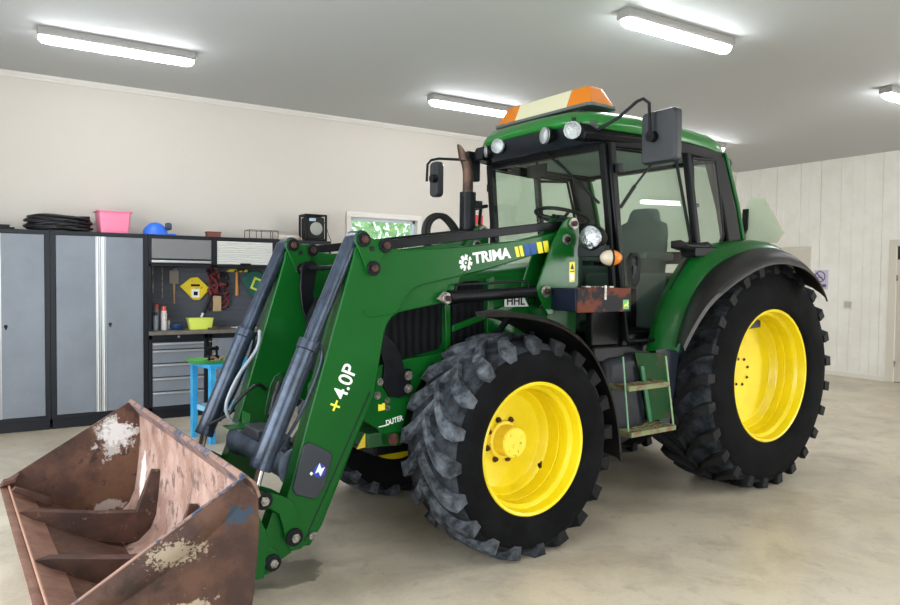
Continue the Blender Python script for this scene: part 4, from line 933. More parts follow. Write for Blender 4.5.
# ---- bucket
SP = [(-1.703, .753), (-1.682, .733), (-1.661, .70), (-1.648, .658), (-1.644, .52), (-1.652, .397), (-1.665, .275), (-1.68, .17), (-1.715, .09), (-1.78, .03), (-1.86, .004), (-1.93, .022), (-2.42, .302), (-2.425, .325), (-2.40, .345)]
bk = empty('bucket', parent=TR); bk['label'] = 'rusty brown loader bucket with three inner ribs'
shell = [(-1.703, .753), (-1.682, .733), (-1.661, .70), (-1.648, .658), (-1.644, .52), (-1.652, .397), (-1.665, .275), (-1.68, .17), (-1.715, .09), (-1.78, .03), (-1.86, .004)]
def offs(pts, d):
    o = []
    for i, p in enumerate(pts):
        a = Vector(pts[max(i-1, 0)]); b = Vector(pts[min(i+1, len(pts)-1)]); t_ = (b-a).normalized(); o.append((p[0]-t_.y*-d*-1, p[1]+t_.x*-d*-1))
    return o
inn = offs(shell, -.014)
bm = nb(); prism(bm, shell+inn[::-1], -1.03, 1.03); obj('bucket_back', bm, BK_BACK, bk, 0, 50)
fl = [(-1.86, .004), (-1.93, .022), (-2.30, .232), (-2.30, .248), (-1.93, .040), (-1.865, .02)]
bm = nb(); prism(bm, fl, -1.03, 1.03); obj('bucket_floor', bm, BK_FLOOR, bk, 0, 50)
bm = nb(); prism(bm, [(-2.25, .198), (-2.42, .296), (-2.43, .318), (-2.405, .316), (-2.255, .232)], -1.045, 1.045); obj('cutting_edge', bm, mat('worn_edge_steel', '#7a5648', .5, .4, c2='#94705e', vscale=7, bump=(30, .3)), bk, .003)
bm = nb(); prism(bm, [(-2.262, .246), (-2.385, .316), (-2.38, .324), (-2.255, .254)], -1.03, 1.03); bm.free()
bm = nb(); tube(bm, [(-2.383, -1.03, .3195), (-2.383, 1.03, .3195)], .0065, 8, smooth=False); obj('edge_weld', bm, mat('pale_weld_edge', '#96705e', .5), bk)
bm = nb(); prism(bm, [(-1.728, .752), (-1.708, .768), (-1.655, .72), (-1.635, .66), (-1.652, .65), (-1.672, .672)], -1.045, 1.045); obj('bucket_rim', bm, BK_RIM, bk, .004)
for s in (-1, 1):
    a, b = sorted((s*1.03, s*1.045)); bm = nb(); prism(bm, SP, a, b); pl = obj('side_plate', bm, BK_SIDE_OUT if s < 0 else BK_SIDE_IN, bk, .002)
    # thick front edge bar with raised roll
    bm = nb(); A = Vector((-1.705, .755)); B_ = Vector((-2.405, .342)); d = (B_-A).normalized(); nrm = Vector((d.y, -d.x))
    if nrm.y > 0: nrm = -nrm
    R = []
    n_ = 20
    a_, b_ = s*1.045, s*1.045
    for i in range(n_+1):
        u_ = i/n_; p = A.lerp(B_, .06+.86*u_); k_ = math.sin(PI*min(1, max(0, u_)))**.5; R.append([(p.x+nrm.x*q*.125*(.55+.45*k_), s*(1.044+.026*k_*math.sin(PI*q)), p.y+nrm.y*q*.125*(.55+.45*k_)) for q in (.0, .15, .3, .45, .6, .75, .9, 1.0)])
    loft(bm, R, closed=False, caps=False); obj('edge_roll', bm, BK_SIDE_OUT, pl, 0, 60) if s < 0 else bm.free()
    bm = nb(); prism(bm, [(-1.705, .757), (-2.405, .345), (-2.402, .34), (-1.702, .75)], min(s*1.029, s*1.047), max(s*1.029, s*1.047)); obj('edge_bar', bm, BK_RIM if s < 0 else BK_SIDE_IN, pl, .002)
# bent tip and short reinforcement near the far side
bm = nb(); prism(bm, [(-2.43, .32), (-2.41, .355), (-2.37, .36), (-2.33, .39), (-2.35, .34)], .99, 1.045); obj('bent_corner', bm, BK_RIB, bk, .004)
bm = nb(); prism(bm, [(-2.38, .32), (-2.36, .345), (-2.18, .25), (-2.18, .2)], .87, .9); obj('reinforcement', bm, BK_RIB, bk, .003)
for y in (.5, -.27, -.9):
    bm = nb()
    # floor rib: hollow angle with a sharp nose
    loft(bm, [[(-2.375, y-.002, .30), (-2.375, y+.002, .30), (-2.375, y+.002, .303), (-2.375, y-.002, .303)],
              [(-2.31, y-.035, .25), (-2.31, y+.035, .25), (-2.31, y+.03, .305), (-2.31, y-.03, .305)],
              [(-2.0, y-.04, .08), (-2.0, y+.04, .08), (-2.0, y+.034, .235), (-2.0, y-.034, .235)],
              [(-1.80, y-.04, .03), (-1.80, y+.04, .03), (-1.80, y+.034, .205), (-1.80, y-.034, .205)],
              [(-1.665, y-.04, .12), (-1.665, y+.04, .12), (-1.665, y+.034, .2), (-1.665, y-.034, .2)]])
    rb = obj('floor_rib', bm, BK_RIB, bk, .003)
    bm = nb(); loft(bm, [[(-1.80, y-.035, .19), (-1.80, y+.035, .19), (-1.672, y+.035, .19), (-1.672, y-.035, .19)], [(-1.71, y-.004, .435), (-1.71, y+.01, .435), (-1.658, y+.03, .42), (-1.658, y-.02, .42)]])
    obj('back_gusset', bm, BK_RIB, rb, .003)
# bucket back hooks
for s in (-1, 1):
    for yy in (s*.56, s*.37):
        bm = nb(); prism(bm, [(-1.66, .12), (-1.648, .52), (-1.5, .5), (-1.42, .3), (-1.44, .1)], yy-.01, yy+.01); obj('hitch_hook', bm, GREEN, bk, .003)

# ---- fenders
def sheet(name, pl, m, parent, th=.012, n=26, k=8, smooth=60):
    bm = nb(); P = [resample(catmull(p, k), n) for p in pl]
    V = [[bm.verts.new(q) for q in r] for r in P]
    for A, B in zip(V, V[1:]):
        for j in range(n-1): bm.faces.new((A[j], A[j+1], B[j+1], B[j]))
    o = obj(name, bm, m, parent, 0, smooth); md = o.modifiers.new('solid', 'SOLIDIFY'); md.thickness = th; md.offset = 0
    return o
for s in (-1, 1):
    F = [(-.42, 1.385), (-.13, 1.375), (.18, 1.31), (.43, 1.16), (.61, .90), (.69, .66), (.715, .46)]
    pl = [[(x, s*y, z-dz) for x, z in F] for y, dz in ((.45, .0), (.55, -.006), (.75, -.008), (.9, .0), (.925, .02))]
    pl[0] = [(x+.04, s*.45, z-.035) for x, z in F]
    pl[0][0] = (.0, s*.45, 1.33); pl[1][0] = (-.06, s*.55, 1.37); pl[2][0] = (-.24, s*.75, 1.378); pl[0][1] = (.03, s*.45, 1.33); pl[1][1] = (-.0, s*.55, 1.36)
    ff = sheet('front_fender', pl, BLKR, TR, .012)
    bm = nb(); tube(bm, [(.1, s*.5, .8), (.3, s*.52, 1.0), (.3, s*.55, 1.24)], .02, 10); tube(bm, [(-.05, s*.5, 1.0), (.0, s*.55, 1.2), (0, s*.7, 1.36)], .02, 10); obj('fender_stay', bm, BLKM, ff)
    # rear fender
    inner = [(1.20, 1.08), (1.30, 1.36), (1.53, 1.67), (1.79, 1.81), (2.23, 1.87), (2.55, 1.86), (2.8, 1.79), (2.95, 1.65)]
    outer = [(1.28, 1.10), (1.39, 1.40), (1.62, 1.64), (2.02, 1.78), (2.4, 1.825), (2.62, 1.79), (2.78, 1.70), (2.88, 1.55)]
    up = [(x+.04, z+.02) for x, z in inner]
    pl = [[(x+.02, s*.70, z) for x, z in inner], [(x*1.0+.01, s*.75, z+.004) for x, z in inner], [((a[0]*.5+b[0]*.5)-.01, s*.83, (a[1]+b[1])/2+.015) for a, b in zip(inner, outer)], [(x, s*.89, z) for x, z in outer], [(x+.012, s*.905, z-.018) for x, z in outer]]
    rf = sheet('rear_fender', pl, GREEN, TR, .012, 40)
    lowr = [(1.05, 1.15), (1.29, 1.41), (1.68, 1.61), (2.06, 1.71), (2.45, 1.685), (2.70, 1.57), (2.82, 1.44)]
    upp = [(1.27, 1.12), (1.40, 1.40), (1.64, 1.635), (2.04, 1.775), (2.4, 1.81), (2.66, 1.74), (2.84, 1.55)]
    if True:
        A = resample(catmull([(x, s*.9, z) for x, z in upp], 8), 12); B = resample(catmull([(x, s*1.115, z) for x, z in lowr], 8), 12)
        mid = [a.lerp(b, .5)+Vector((-.012, 0, .028)) for a, b in zip(A, B)]
        q1 = [a.lerp(b, .2)+Vector((-.006, 0, .018)) for a, b in zip(A, B)]; q3 = [a.lerp(b, .82)+Vector((-.01, 0, .02)) for a, b in zip(A, B)]
        lip = [b+Vector((.012, s*.0, -.025)) for b in B]
        ext = sheet('fender_extension', [A, q1, mid, q3, B, lip], BLKR, rf, .012, 40)
    bm = nb(); box(bm, (2.7, min(s*.6, s*.68), 1.84), (2.76, max(s*.6, s*.68), 1.88)); obj('tail_lamp', bm, REDM, rf, .006)
    # dark splash panel between cab and wheel
    bm = nb(); prism(bm, [(1.36, .55), (1.30, 1.12), (1.34, 1.4), (1.6, 1.68), (1.9, 1.8), (2.6, 1.8), (2.6, 1.2), (1.7, 1.15), (1.56, 1.04), (1.47, .55)], min(s*.70, s*.715), max(s*.70, s*.715)); obj('splash_panel', bm, mat('dark_blue_black_panel', '#1c2230', .5), rf, .003)

# ---- steps, tank
bm = nb(); prism(bm, [(.82, .52), (.80, 1.05), (1.2, 1.08), (1.25, .9), (1.22, .55), (1.0, .46)], -.72, -.3); obj('fuel_tank', bm, mat('dark_tank_plastic', '#14171c', .5, c2='#1d2127', vscale=9, spec=.25), TR, .05)
bm = nb(); prism(bm, [(.82, .52), (.80, 1.05), (1.2, 1.08), (1.25, .9), (1.22, .55), (1.0, .46)], .3, .72); obj('battery_box', bm, BLK, TR, .05)
ld = empty('cab_steps', parent=TR)
bm = nb(); prism(bm, [(.79, 1.08), (.802, 1.08), (.868, .60), (.855, .59)], -.86, -.852); obj('side_rail', bm, mat('pale_green_paint', '#648f6e', .5), ld, .002)
bm = nb(); prism(bm, [(1.215, 1.06), (1.228, 1.06), (1.325, .59), (1.31, .59)], -.862, -.854); obj('side_rail', bm, mat('pale_green_paint_3', '#7d9a70', .5), ld, .002)
bm = nb(); prism(bm, [(1.06, 1.08), (1.38, 1.06), (1.45, .6), (1.23, .6)], -.735, -.725); obj('side_plate', bm, mat('rust_stained_green', '#0b3f16', .6, c2='#4a3a20', vscale=6, vlo=.5, vhi=.66, spec=.2), ld, .003)
bm = nb(); prism(bm, [(1.09, .99), (1.125, .99), (1.225, .60), (1.19, .60)], -.76, -.745); obj('perforated_strap', bm, mat('pale_green_paint_2', '#22663a', .5), ld, .002)
STEPM = mat('worn_step', '#6f7a4e', .6, c2='#6b4a34', vscale=14, vlo=.45, vhi=.6)
for (x0, x1, z) in ((.835, 1.24, .885), (.865, 1.32, .585)):
    bm = nb()
    for k in range(6): y = -.86+k*.036; box(bm, (x0, y, z-.02), (x1, y+.012, z))
    for k in range(7): x = x0+(x1-x0)*k/6; box(bm, (x-.006 if k else x, -.86, z-.018), (x+.006, -.66, z-.002))
    box(bm, (x0, -.88, z-.028), (x1, -.868, z+.006)); box(bm, (x0, -.868, z-.028), (x0+.012, -.62, z+.006)); box(bm, (x1-.012, -.868, z-.028), (x1, -.62, z+.006))
    obj('step', bm, STEPM, ld, .002)

# ---- cab
cab = empty('cab', parent=TR)
def post(bm, pts, w, d, mi=0):   # square-section post through points
    R = []
    for x, y, z in pts: R.append([(x-w/2, y-d/2, z), (x+w/2, y-d/2, z), (x+w/2, y+d/2, z), (x-w/2, y+d/2, z)])
    loft(bm, R, mi=mi)
ZR = 2.47
CABB = mat('cab_frame_black', '#08090a', .42, spec=.18)
def apost(s): return [(1.0, s*.62, 1.10), (.975, s*.615, 1.5), (.93, s*.605, 2.0), (.875, s*.59, ZR)]
def bpost(s): return [(1.66, s*.78, 1.45), (1.62, s*.785, 1.85), (1.52, s*.76, ZR)]
def cpost(s): return [(2.22, s*.72, 1.75), (2.13, s*.71, 2.1), (1.98, s*.69, ZR+.02)]
for s in (-1, 1):
    nm = 'near' if s < 0 else 'far'
    bm = nb(); post(bm, apost(s), .055, .06); obj('front_pillar', bm, CABB, cab, .012)
    bm = nb(); post(bm, [(x+.008, y, z) for x, y, z in bpost(s)], .05, .05); obj('middle_pillar', bm, CABB, cab, .01)
    bm = nb(); post(bm, [(x-.03, y, z) for x, y, z in cpost(s)], .18, .07); obj('rear_pillar', bm, CABB, cab, .015)
    bm = nb(); post(bm, [(2.31, s*.715, 1.8), (2.21, s*.705, 2.15), (2.07, s*.685, ZR+.05)], .035, .075); obj('pillar_cover', bm, GREEN, cab, .008)
# sill / floor
bm = nb(); box(bm, (.72, -.68, 1.02), (1.3, .68, 1.13)); box(bm, (1.1, -.6, 1.02), (2.2, .6, 1.2)); box(bm, (.98, -.6, 1.1), (1.06, .6, 1.2)); obj('cab_floor', bm, CABB, cab, .015)
bm = nb(); box(bm, (.86, -.6, ZR-.04), (.92, .6, ZR+.04)); 
for s in (-1, 1):
    loft(bm, [[(x, s*y+dy, z) for dy, z in ((-.03, ZR-.03), (.03, ZR-.03), (.03, ZR+.05), (-.03, ZR+.05))] for x, y in ((.88, .59), (1.52, .76), (2.02, .69))])
box(bm, (1.98, -.69, ZR-.02), (2.05, .69, ZR+.06)); box(bm, (2.2, -.72, 1.7), (2.26, .72, 1.8))
obj('top_rail', bm, CABB, cab, .01)
# roof: black underside + green cap
def outline(sc=1, dx=0):
    P = [(.68, -.42), (.66, -.15), (.66, .15), (.68, .42), (.74, .53), (.84, .61), (1.1, .70), (1.5, .75), (1.9, .745), (2.05, .70), (2.12, .6), (2.12, -.6), (2.05, -.70), (1.9, -.745), (1.5, -.75), (1.1, -.70), (.84, -.63), (.74, -.57)]
    c_ = (1.42, 0); return [(c_[0]+(x-c_[0])*sc+dx, y*sc) for x, y in P]
bm = nb(); R = []
for sc, z, fz in ((.90, 2.56, -.0), (.98, 2.565, .0), (1.0, 2.585, .0), (1.0, 2.615, .0), (.98, 2.65, .0), (.93, 2.685, 0), (.8, 2.715, 0), (.5, 2.735, 0)):
    ring = []
    for x, y in outline(sc):
        zz = z
        if z <= 2.59 and x < .95: zz = z+.03*(.95-x)/.35
        zz -= max(0, x-1.2)*.055+max(0, abs(y)-.3)*.06
        ring.append((x, y, zz))
    R.append(ring)
loft(bm, R); roof = obj('roof', bm, GREEN_R, cab, .004, 50)
# black light band under the front edge
bm = nb(); fr = [(.77, -.61), (.72, -.53), (.695, -.25), (.69, 0), (.695, .25), (.72, .49), (.78, .58)]
R = []
for x, y in fr: R.append([(x, y, 2.60), (x+.02, y*.99, 2.54), (x+.09, y*.97, 2.47), (x+.22, y*.94, 2.46), (x+.22, y*.94, 2.60)])
loft(bm, R); obj('light_band', bm, mat('glossy_black_band', '#1b1e24', .3), roof, .004)
for s in (-1, 1):
    bm = nb(); loft(bm, [[(x, s*(y-.1), z), (x, s*(y+.0), z), (x, s*(y+.02), z+.04), (x, s*(y-.02), z+.10-k_), (x, s*(y-.12), z+.10-k_)] for x, y, z, k_ in ((.70, .58, 2.48, 0), (.85, .62, 2.475, 0), (1.1, .675, 2.475, 0), (1.5, .725, 2.475, .01), (1.9, .72, 2.455, .02), (2.06, .67, 2.44, .02))])
    obj('roof_gutter', bm, CABB, roof, .008)
bm = nb(); box(bm, (.9, -.56, 2.475), (2.0, .56, 2.49)); obj('headliner', bm, mat('grey_headliner', '#a3aca6', .9), roof)
# work lights
def worklight(x, y, z, rz, r=.052):
    t = empty('work_light', (x, y, z), rz, cab)
    bm = nb(); lathe(bm, [(r*1.08, -.015), (r*1.1, .0), (r*1.0, .03), (r*.6, .06), (0, .065)], (0, 0, 0), 28, 'x'); box(bm, (.02, -.012, .0), (.05, .012, .09)); obj('lamp_body', bm, BLK, t)
    bm = nb(); lathe(bm, [(r*1.1, -.004), (r*1.06, -.022), (r*.9, -.024), (r*.9, -.018), (r*.5, -.03), (0, -.034)], (0, 0, 0), 28, 'x'); obj('lens', bm, LENS, t)
worklight(.68, -.50, 2.54, .65, .054); worklight(.66, -.27, 2.54, -.25, .052); worklight(.69, .27, 2.55, .3, .05); worklight(.74, .46, 2.545, -.75, .045)
# beacon bar
bc = empty('beacon_bar', (.97, 0, 2.755), 0, cab); bc['label'] = 'cream beacon bar with amber lenses at both ends'
sec = lambda y, k=1, t=1: [(-.13*k, y, .0), (-.075*k*t, y, .13), (-.06*k*t, y, .135), (.06*k*t, y, .135), (.075*k*t, y, .13), (.13*k, y, .0)]
bm = nb(); loft(bm, [sec(-.27), sec(.27)]); obj('cover', bm, CREAM, bc, .005)
for s in (-1, 1):
    bm = nb(); loft(bm, [sec(s*.272), sec(s*.40, .96), [(-.12, s*.49, 0), (-.06, s*.43, .125), (-.05, s*.425, .13), (.05, s*.425, .13), (.06, s*.43, .125), (.12, s*.49, 0)]]); obj('amber_lens', bm, AMBER, bc, .006)
bm = nb(); prismz(bm, [(-.14, -.48), (-.11, -.51), (.11, -.51), (.14, -.48), (.14, .48), (.11, .51), (-.11, .51), (-.14, .48)], -.022, 0); box(bm, (-.08, -.35, -.05), (.08, -.28, -.02)); box(bm, (-.08, .28, -.05), (.08, .35, -.02)); obj('base', bm, mat('grey_beacon_base', '#4d5450', .5), bc, .004)
# windshield and side glass
def pane(name, quad, th=.006, m=GLASS, sub=1):
    bm = nb(); vs = [Vector(q) for q in quad]; nrm = (vs[1]-vs[0]).cross(vs[2]-vs[0]).normalized()*th/2
    a = [bm.verts.new(v-nrm) for v in vs]; b = [bm.verts.new(v+nrm) for v in vs]; n = len(vs)
    bm.faces.new(a); bm.faces.new(b[::-1])
    for i in range(n): bm.faces.new((a[i], b[i], b[(i+1) % n], a[(i+1) % n]))
    return obj(name, bm, m, cab)
ws = pane('windshield', [(.99, -.59, 1.15), (.99, .59, 1.15), (.865, .56, ZR-.02), (.865, -.56, ZR-.02)])
bm = nb(); cyl(bm, (.83, -.04, 2.50), (.86, -.3, 2.30), .008, n=8); cyl(bm, (.85, -.18, 2.40), (.91, -.53, 2.08), .01, n=8); cyl(bm, (.82, -.04, 2.52), (.88, -.04, 2.5), .02, n=12)
obj('wiper', bm, BLK, ws)
for s in (-1, 1):
    dr_ = empty('door', parent=cab)
    Q = [(1.0, 1.16), (.90, ZR-.04), (1.49, ZR-.04), (1.60, 1.86), (1.58, 1.74), (1.40, 1.5), (1.27, 1.2), (1.25, 1.16)]
    def dy(x, z=None): return s*(.655+(x-.9)*.15-(0 if z is None else (z-1.8)*.07))
    bm = nb(); A = []; B = []
    for x, z in Q: A.append(bm.verts.new((x, dy(x, z), z))); B.append(bm.verts.new((x, dy(x, z)+s*.006, z)))
    bm.faces.new(A); bm.faces.new(B[::-1])
    for i in range(len(Q)): bm.faces.new((A[i], B[i], B[(i+1) % len(Q)], A[(i+1) % len(Q)]))
    obj('door_glass', bm, GLASS, dr_)
    bm = nb(); tube(bm, [(x, dy(x, z)+s*.003, z) for x, z in Q+[Q[0]]], .012, 8, smooth=False)
    post(bm, [(1.03, s*.655, 1.12), (1.0, s*.65, 1.6), (.95, s*.64, 2.05), (.905, s*.63, ZR)], .045, .035)
    obj('door_frame', bm, CABB, dr_)
    bm = nb(); tube(bm, [(x, dy(x)+s*.008, z) for x, z in ((1.05, 1.62), (1.04, 1.70), (1.06, 1.73), (1.10, 1.73), (1.12, 1.70), (1.11, 1.56), (1.09, 1.53), (1.06, 1.54), (1.05, 1.62))], .02, 8, smooth=False)
    box(bm, (1.05, min(dy(1.1)+s*.0, dy(1.1)+s*.03), 1.6), (1.085, max(dy(1.1), dy(1.1)+s*.03), 1.66)); obj('door_handle', bm, BLK, dr_, .004)
    bm = nb(); cyl(bm, (1.0, dy(1.0)-s*.03, 2.05), (1.12, dy(1.1)-s*.03, 2.2), .013, n=10); cyl(bm, (1.12, dy(1.1)-s*.03, 2.2), (1.3, dy(1.3)-s*.03, 2.40), .008, n=10); obj('gas_strut', bm, BLK, dr_) if s < 0 else bm.free()
    bm = nb()
    for z in (2.3, 1.35): box(bm, (1.005-(z-1.3)*.09, min(s*.66, s*.69), z-.03), (1.05-(z-1.3)*.09, max(s*.66, s*.69), z+.03))
    obj('hinge', bm, BLK, dr_, .003)
    # rear side window
    W = [(1.57, ZR-.05), (1.63, 1.84), (1.70, 1.79), (1.95, 1.80), (2.03, 1.90), (1.96, 2.2), (1.885, ZR-.03)]
    wy = lambda x: s*(.775-(x-1.6)*.1)
    bm = nb(); A = [bm.verts.new((x, wy(x), z)) for x, z in W]; B = [bm.verts.new((x, wy(x)+s*.006, z)) for x, z in W]
    bm.faces.new(A); bm.faces.new(B[::-1])
    for i in range(len(W)): bm.faces.new((A[i], B[i], B[(i+1) % len(W)], A[(i+1) % len(W)]))
    sw = obj('side_window', bm, GLASS, cab)
    bm = nb(); tube(bm, [(x, wy(x), z) for x, z in W+[W[0]]], .014, 8, smooth=False); box(bm, (1.56, min(s*.70, s*.83), 1.735), (2.2, max(s*.70, s*.83), 1.80)); obj('window_seal', bm, CABB, sw, .004)
    bm = nb(); cyl(bm, (1.67, wy(1.67)+s*.0, 2.1), (1.67, wy(1.67)-s*.05, 2.1), .014, n=10); box(bm, (1.66, min(wy(1.67)-s*.06, wy(1.67)-s*.03), 2.09), (1.72, max(wy(1.67)-s*.06, wy(1.67)-s*.03), 2.11)); obj('window_latch', bm, BLK, sw)
    bm = nb(); loft(bm, [[(x, dy_, z) for dy_, z in ((s*.72, z0), (s*.82, z0), (s*.84, z0+.03), (s*.80, z0+.055), (s*.72, z0+.05))] for x, z0 in ((1.43, 1.79), (1.5, 1.775), (1.68, 1.78), (1.75, 1.79))]); obj('fender_cap', bm, BLKR, sw, .006)
pane('rear_window', [(2.2, -.64, 1.8), (2.2, .64, 1.8), (2.03, .62, ZR-.02), (2.03, -.62, ZR-.02)])
# interior
seat = empty('seat', parent=cab)
bm = nb(); loft(bm, [[(x*1.0+1.82, y, z+1.5) for x, y in rrect(.25, .25, .08)] for z in (0, .12)]); obj('cushion', bm, SEATM, seat, .03)
bm = nb(); R = []
for z, w_, x in ((1.6, .24, 1.98), (1.75, .26, 1.97), (1.95, .25, 2.0), (2.02, .22, 2.02), (2.05, .15, 2.03), (2.12, .13, 2.04), (2.15, .1, 2.045)): R.append([(x+a, b, z) for a, b in rrect(.06, w_, .05)])
loft(bm, R); obj('backrest', bm, SEATM, seat, .0, 60)
bm = nb(); box(bm, (1.65, -.33, 1.72), (2.0, -.26, 1.78)); box(bm, (1.65, .26, 1.72), (2.0, .33, 1.78)); obj('armrest', bm, SEATM, seat, .015)
bm = nb(); box(bm, (1.65, -.2, 1.2), (2.0, .2, 1.5)); obj('seat_base', bm, BLK, seat, .02)
bm = nb(); box(bm, (1.35, .32, 1.2), (2.1, .58, 1.68)); box(bm, (1.5, -.62, 1.2), (2.15, -.36, 1.62)); loft(bm, [[(1.3, .3, 1.6), (1.3, .55, 1.6), (1.4, .55, 1.85), (1.4, .3, 1.85)], [(1.45, .3, 1.6), (1.45, .55, 1.6), (1.5, .55, 1.86), (1.5, .3, 1.86)]])
obj('side_console', bm, CABIN, cab, .03)
bm = nb(); loft(bm, [[(.98, -.2, 1.2), (.98, .2, 1.2), (1.14, .16, 1.2), (1.14, -.16, 1.2)], [(.99, -.2, 1.75), (.99, .2, 1.75), (1.16, .16, 1.8), (1.16, -.16, 1.8)], [(1.02, -.18, 1.9), (1.02, .18, 1.9), (1.12, .14, 1.92), (1.12, -.14, 1.92)]]); obj('dashboard', bm, CABIN, cab, .02)
sw_ = empty('steering_wheel', (1.09, 0, 2.035), 0, cab); sw_.rotation_euler = (0, .25, 0)
bm = nb()
for i in range(1): tube(bm, [(.2*math.cos(a), .2*math.sin(a), 0) for a in [2*PI*k/32 for k in range(33)]], .014, 10, smooth=False)
for a in (0, 2.1, 4.2): cyl(bm, (0, 0, -.03), (.19*math.cos(a), .19*math.sin(a), 0), .012, n=8)
cyl(bm, (0, 0, -.05), (0, 0, 0), .045, n=20); obj('wheel_ring', bm, BLK, sw_)
bm = nb(); cyl(bm, (0, 0, -.22), (0, 0, -.03), .04, .03, 16); obj('column', bm, BLK, sw_)
bm = nb(); cyl(bm, (.1, .2, 0), (.1, .2, .06), .018, n=12); obj('spinner_knob', bm, BLK, sw_)
# interior mirror
bm = nb(); box(bm, (.93, .02, 2.33), (.95, .22, 2.42)); cyl(bm, (.94, .12, 2.4), (.94, .12, 2.48), .01, n=8); obj('inside_mirror', bm, BLK, cab, .006)
# exterior mirrors
def mirror(s, M, armp, sz, label):
    t = empty('mirror', parent=cab); t['label'] = label
    bm = nb(); x, y, z = M; w_, h_ = sz
    loft(bm, [[(x-.045, y+a*.9, z+b*.94) for a, b in rrect(w_, h_, .03)], [(x-.03, y+a, z+b) for a, b in rrect(w_, h_, .035)], [(x+.015, y+a, z+b) for a, b in rrect(w_, h_, .035)]]); obj('mirror_housing', bm, mat('mirror_grey_plastic', '#26292c', .5, bump=(40, .1)), t, .004)
    bm = nb(); loft(bm, [[(x+.016, y+a*.93, z+b*.95) for a, b in rrect(w_, h_, .03)], [(x+.019, y+a*.93, z+b*.95) for a, b in rrect(w_, h_, .03)]]); obj('mirror_glass', bm, CHROME, t)
    bm = nb(); tube(bm, armp, .011, 8, smooth=False); cyl(bm, (x-.085, y+.03*(1 if s < 0 else -1), z), (x-.04, y+.03*(1 if s < 0 else -1), z), .035, n=18); obj('mirror_arm', bm, BLKM, t)
mirror(-1, (1.0, -.965, 2.465), [(.80, -.6, 2.54), (.84, -.74, 2.60), (.88, -.86, 2.69), (.89, -.90, 2.70), (.91, -.93, 2.67), (.92, -.935, 2.465)], (.135, .165), 'near-side mirror with square grey housing')
mirror(1, (.66, 1.02, 2.38), [(.88, .6, 2.48), (.8, .75, 2.52), (.62, .95, 2.54), (.58, 1.0, 2.53), (.57, 1.04, 2.50), (.57, 1.05, 2.36)], (.058, .145), 'far-side narrow mirror')
bm = nb(); box(bm, (.66, .60, 2.33), (.78, .66, 2.56)); cyl(bm, (.8, .63, 2.5), (.9, .6, 2.48), .02, n=12); obj('mirror_bracket', bm, BLKM, cab, .01)
# exhaust
ex = empty('exhaust', (.58, .5, 0), 0, TR)
bm = nb(); cyl(bm, (0, 0, 1.55), (0, 0, 2.22), .062, n=32)
for k in range(14): box(bm, (-.066, -.03, 1.84+k*.025), (-.058, .0, 1.852+k*.025))
obj('heat_shield', bm, BLKM, ex, .002)
bm = nb(); 
P = [(0, 0, 2.2), (0, 0, 2.32), (-.005, 0, 2.40), (-.025, .0, 2.46)]
tube(bm, P, .04, 24); R = [[(-.025+.04*math.cos(a)-.01, .04*math.sin(a), 2.455) for a in [2*PI*k/20 for k in range(20)]], [(-.065+.034*math.cos(a), .036*math.sin(a), 2.53-.045*math.cos(a)) for a in [2*PI*k/20 for k in range(20)]]]
loft(bm, R); obj('exhaust_tip', bm, mat('burnt_steel', '#5a4438', .5, .6, c2='#3a2c27', vscale=14), ex, 0)
bm = nb(); cyl(bm, (.07, .02, 2.1), (.25, .08, 2.14), .015, n=10); cyl(bm, (.09, .02, 1.6), (.16, .04, 2.12), .014, n=10); box(bm, (.05, -.03, 2.1), (.12, .03, 2.16)); obj('stay', bm, BLKM, ex)
# big hose loop behind the near link rod
bm = nb()
for o_ in (0, .03): tube(bm, [(.26+o_, .52, 1.7), (.21+o_, .54, 1.88), (.26+o_, .56, 2.0), (.38+o_, .56, 2.03), (.5+o_, .55, 1.91), (.56+o_, .55, 1.72)], .022, 10)
tag(obj('air_hose', bm, HOSE, TR), 'black looped hose behind the hood')
# headlamp, indicator, tool box
hl = empty('headlamp', (.66, -.70, 1.83), .25, cab)
bm = nb(); lathe(bm, [(.075, -.01), (.082, .0), (.08, .05), (.06, .1), (0, .12)], (0, 0, 0), 28, 'x'); box(bm, (.0, -.1, -.12), (.06, .1, -.05)); obj('lamp_body', bm, BLK, hl, .004)
bm = nb(); lathe(bm, [(.076, -.012), (.074, -.022), (.05, -.034), (0, -.04)], (0, 0, 0), 28, 'x'); obj('lens', bm, HLENS, hl)
ind = empty('turn_signal', (.66, -.86, 1.7), -.45, cab)
bm = nb(); R = []
for i in range(9):
    a = PI*i/8; R.append([(-.045*math.cos(a)*1.5*(1 if i < 4 else 1.1), .052*math.sin(a)*math.cos(b), .05*math.sin(a)*math.sin(b)) for b in [2*PI*k/18 for k in range(18)]])
q = nb(); loft(q, R[:5], caps=False); obj('clear_lens', q, mat('clear_indicator', '#b9ac96', .25), ind)
q = nb(); loft(q, R[4:], caps=False); obj('amber_lens', q, AMBER, ind); bm.free()
bm = nb(); cyl(bm, (0, 0, 0), (0, .17, 0), .014, n=10); lathe(bm, [(.052, -.006), (.056, -.006), (.056, .006), (.052, .006)], (0, 0, 0), 24, 'x', closed=True); obj('stem', bm, BLK, ind)
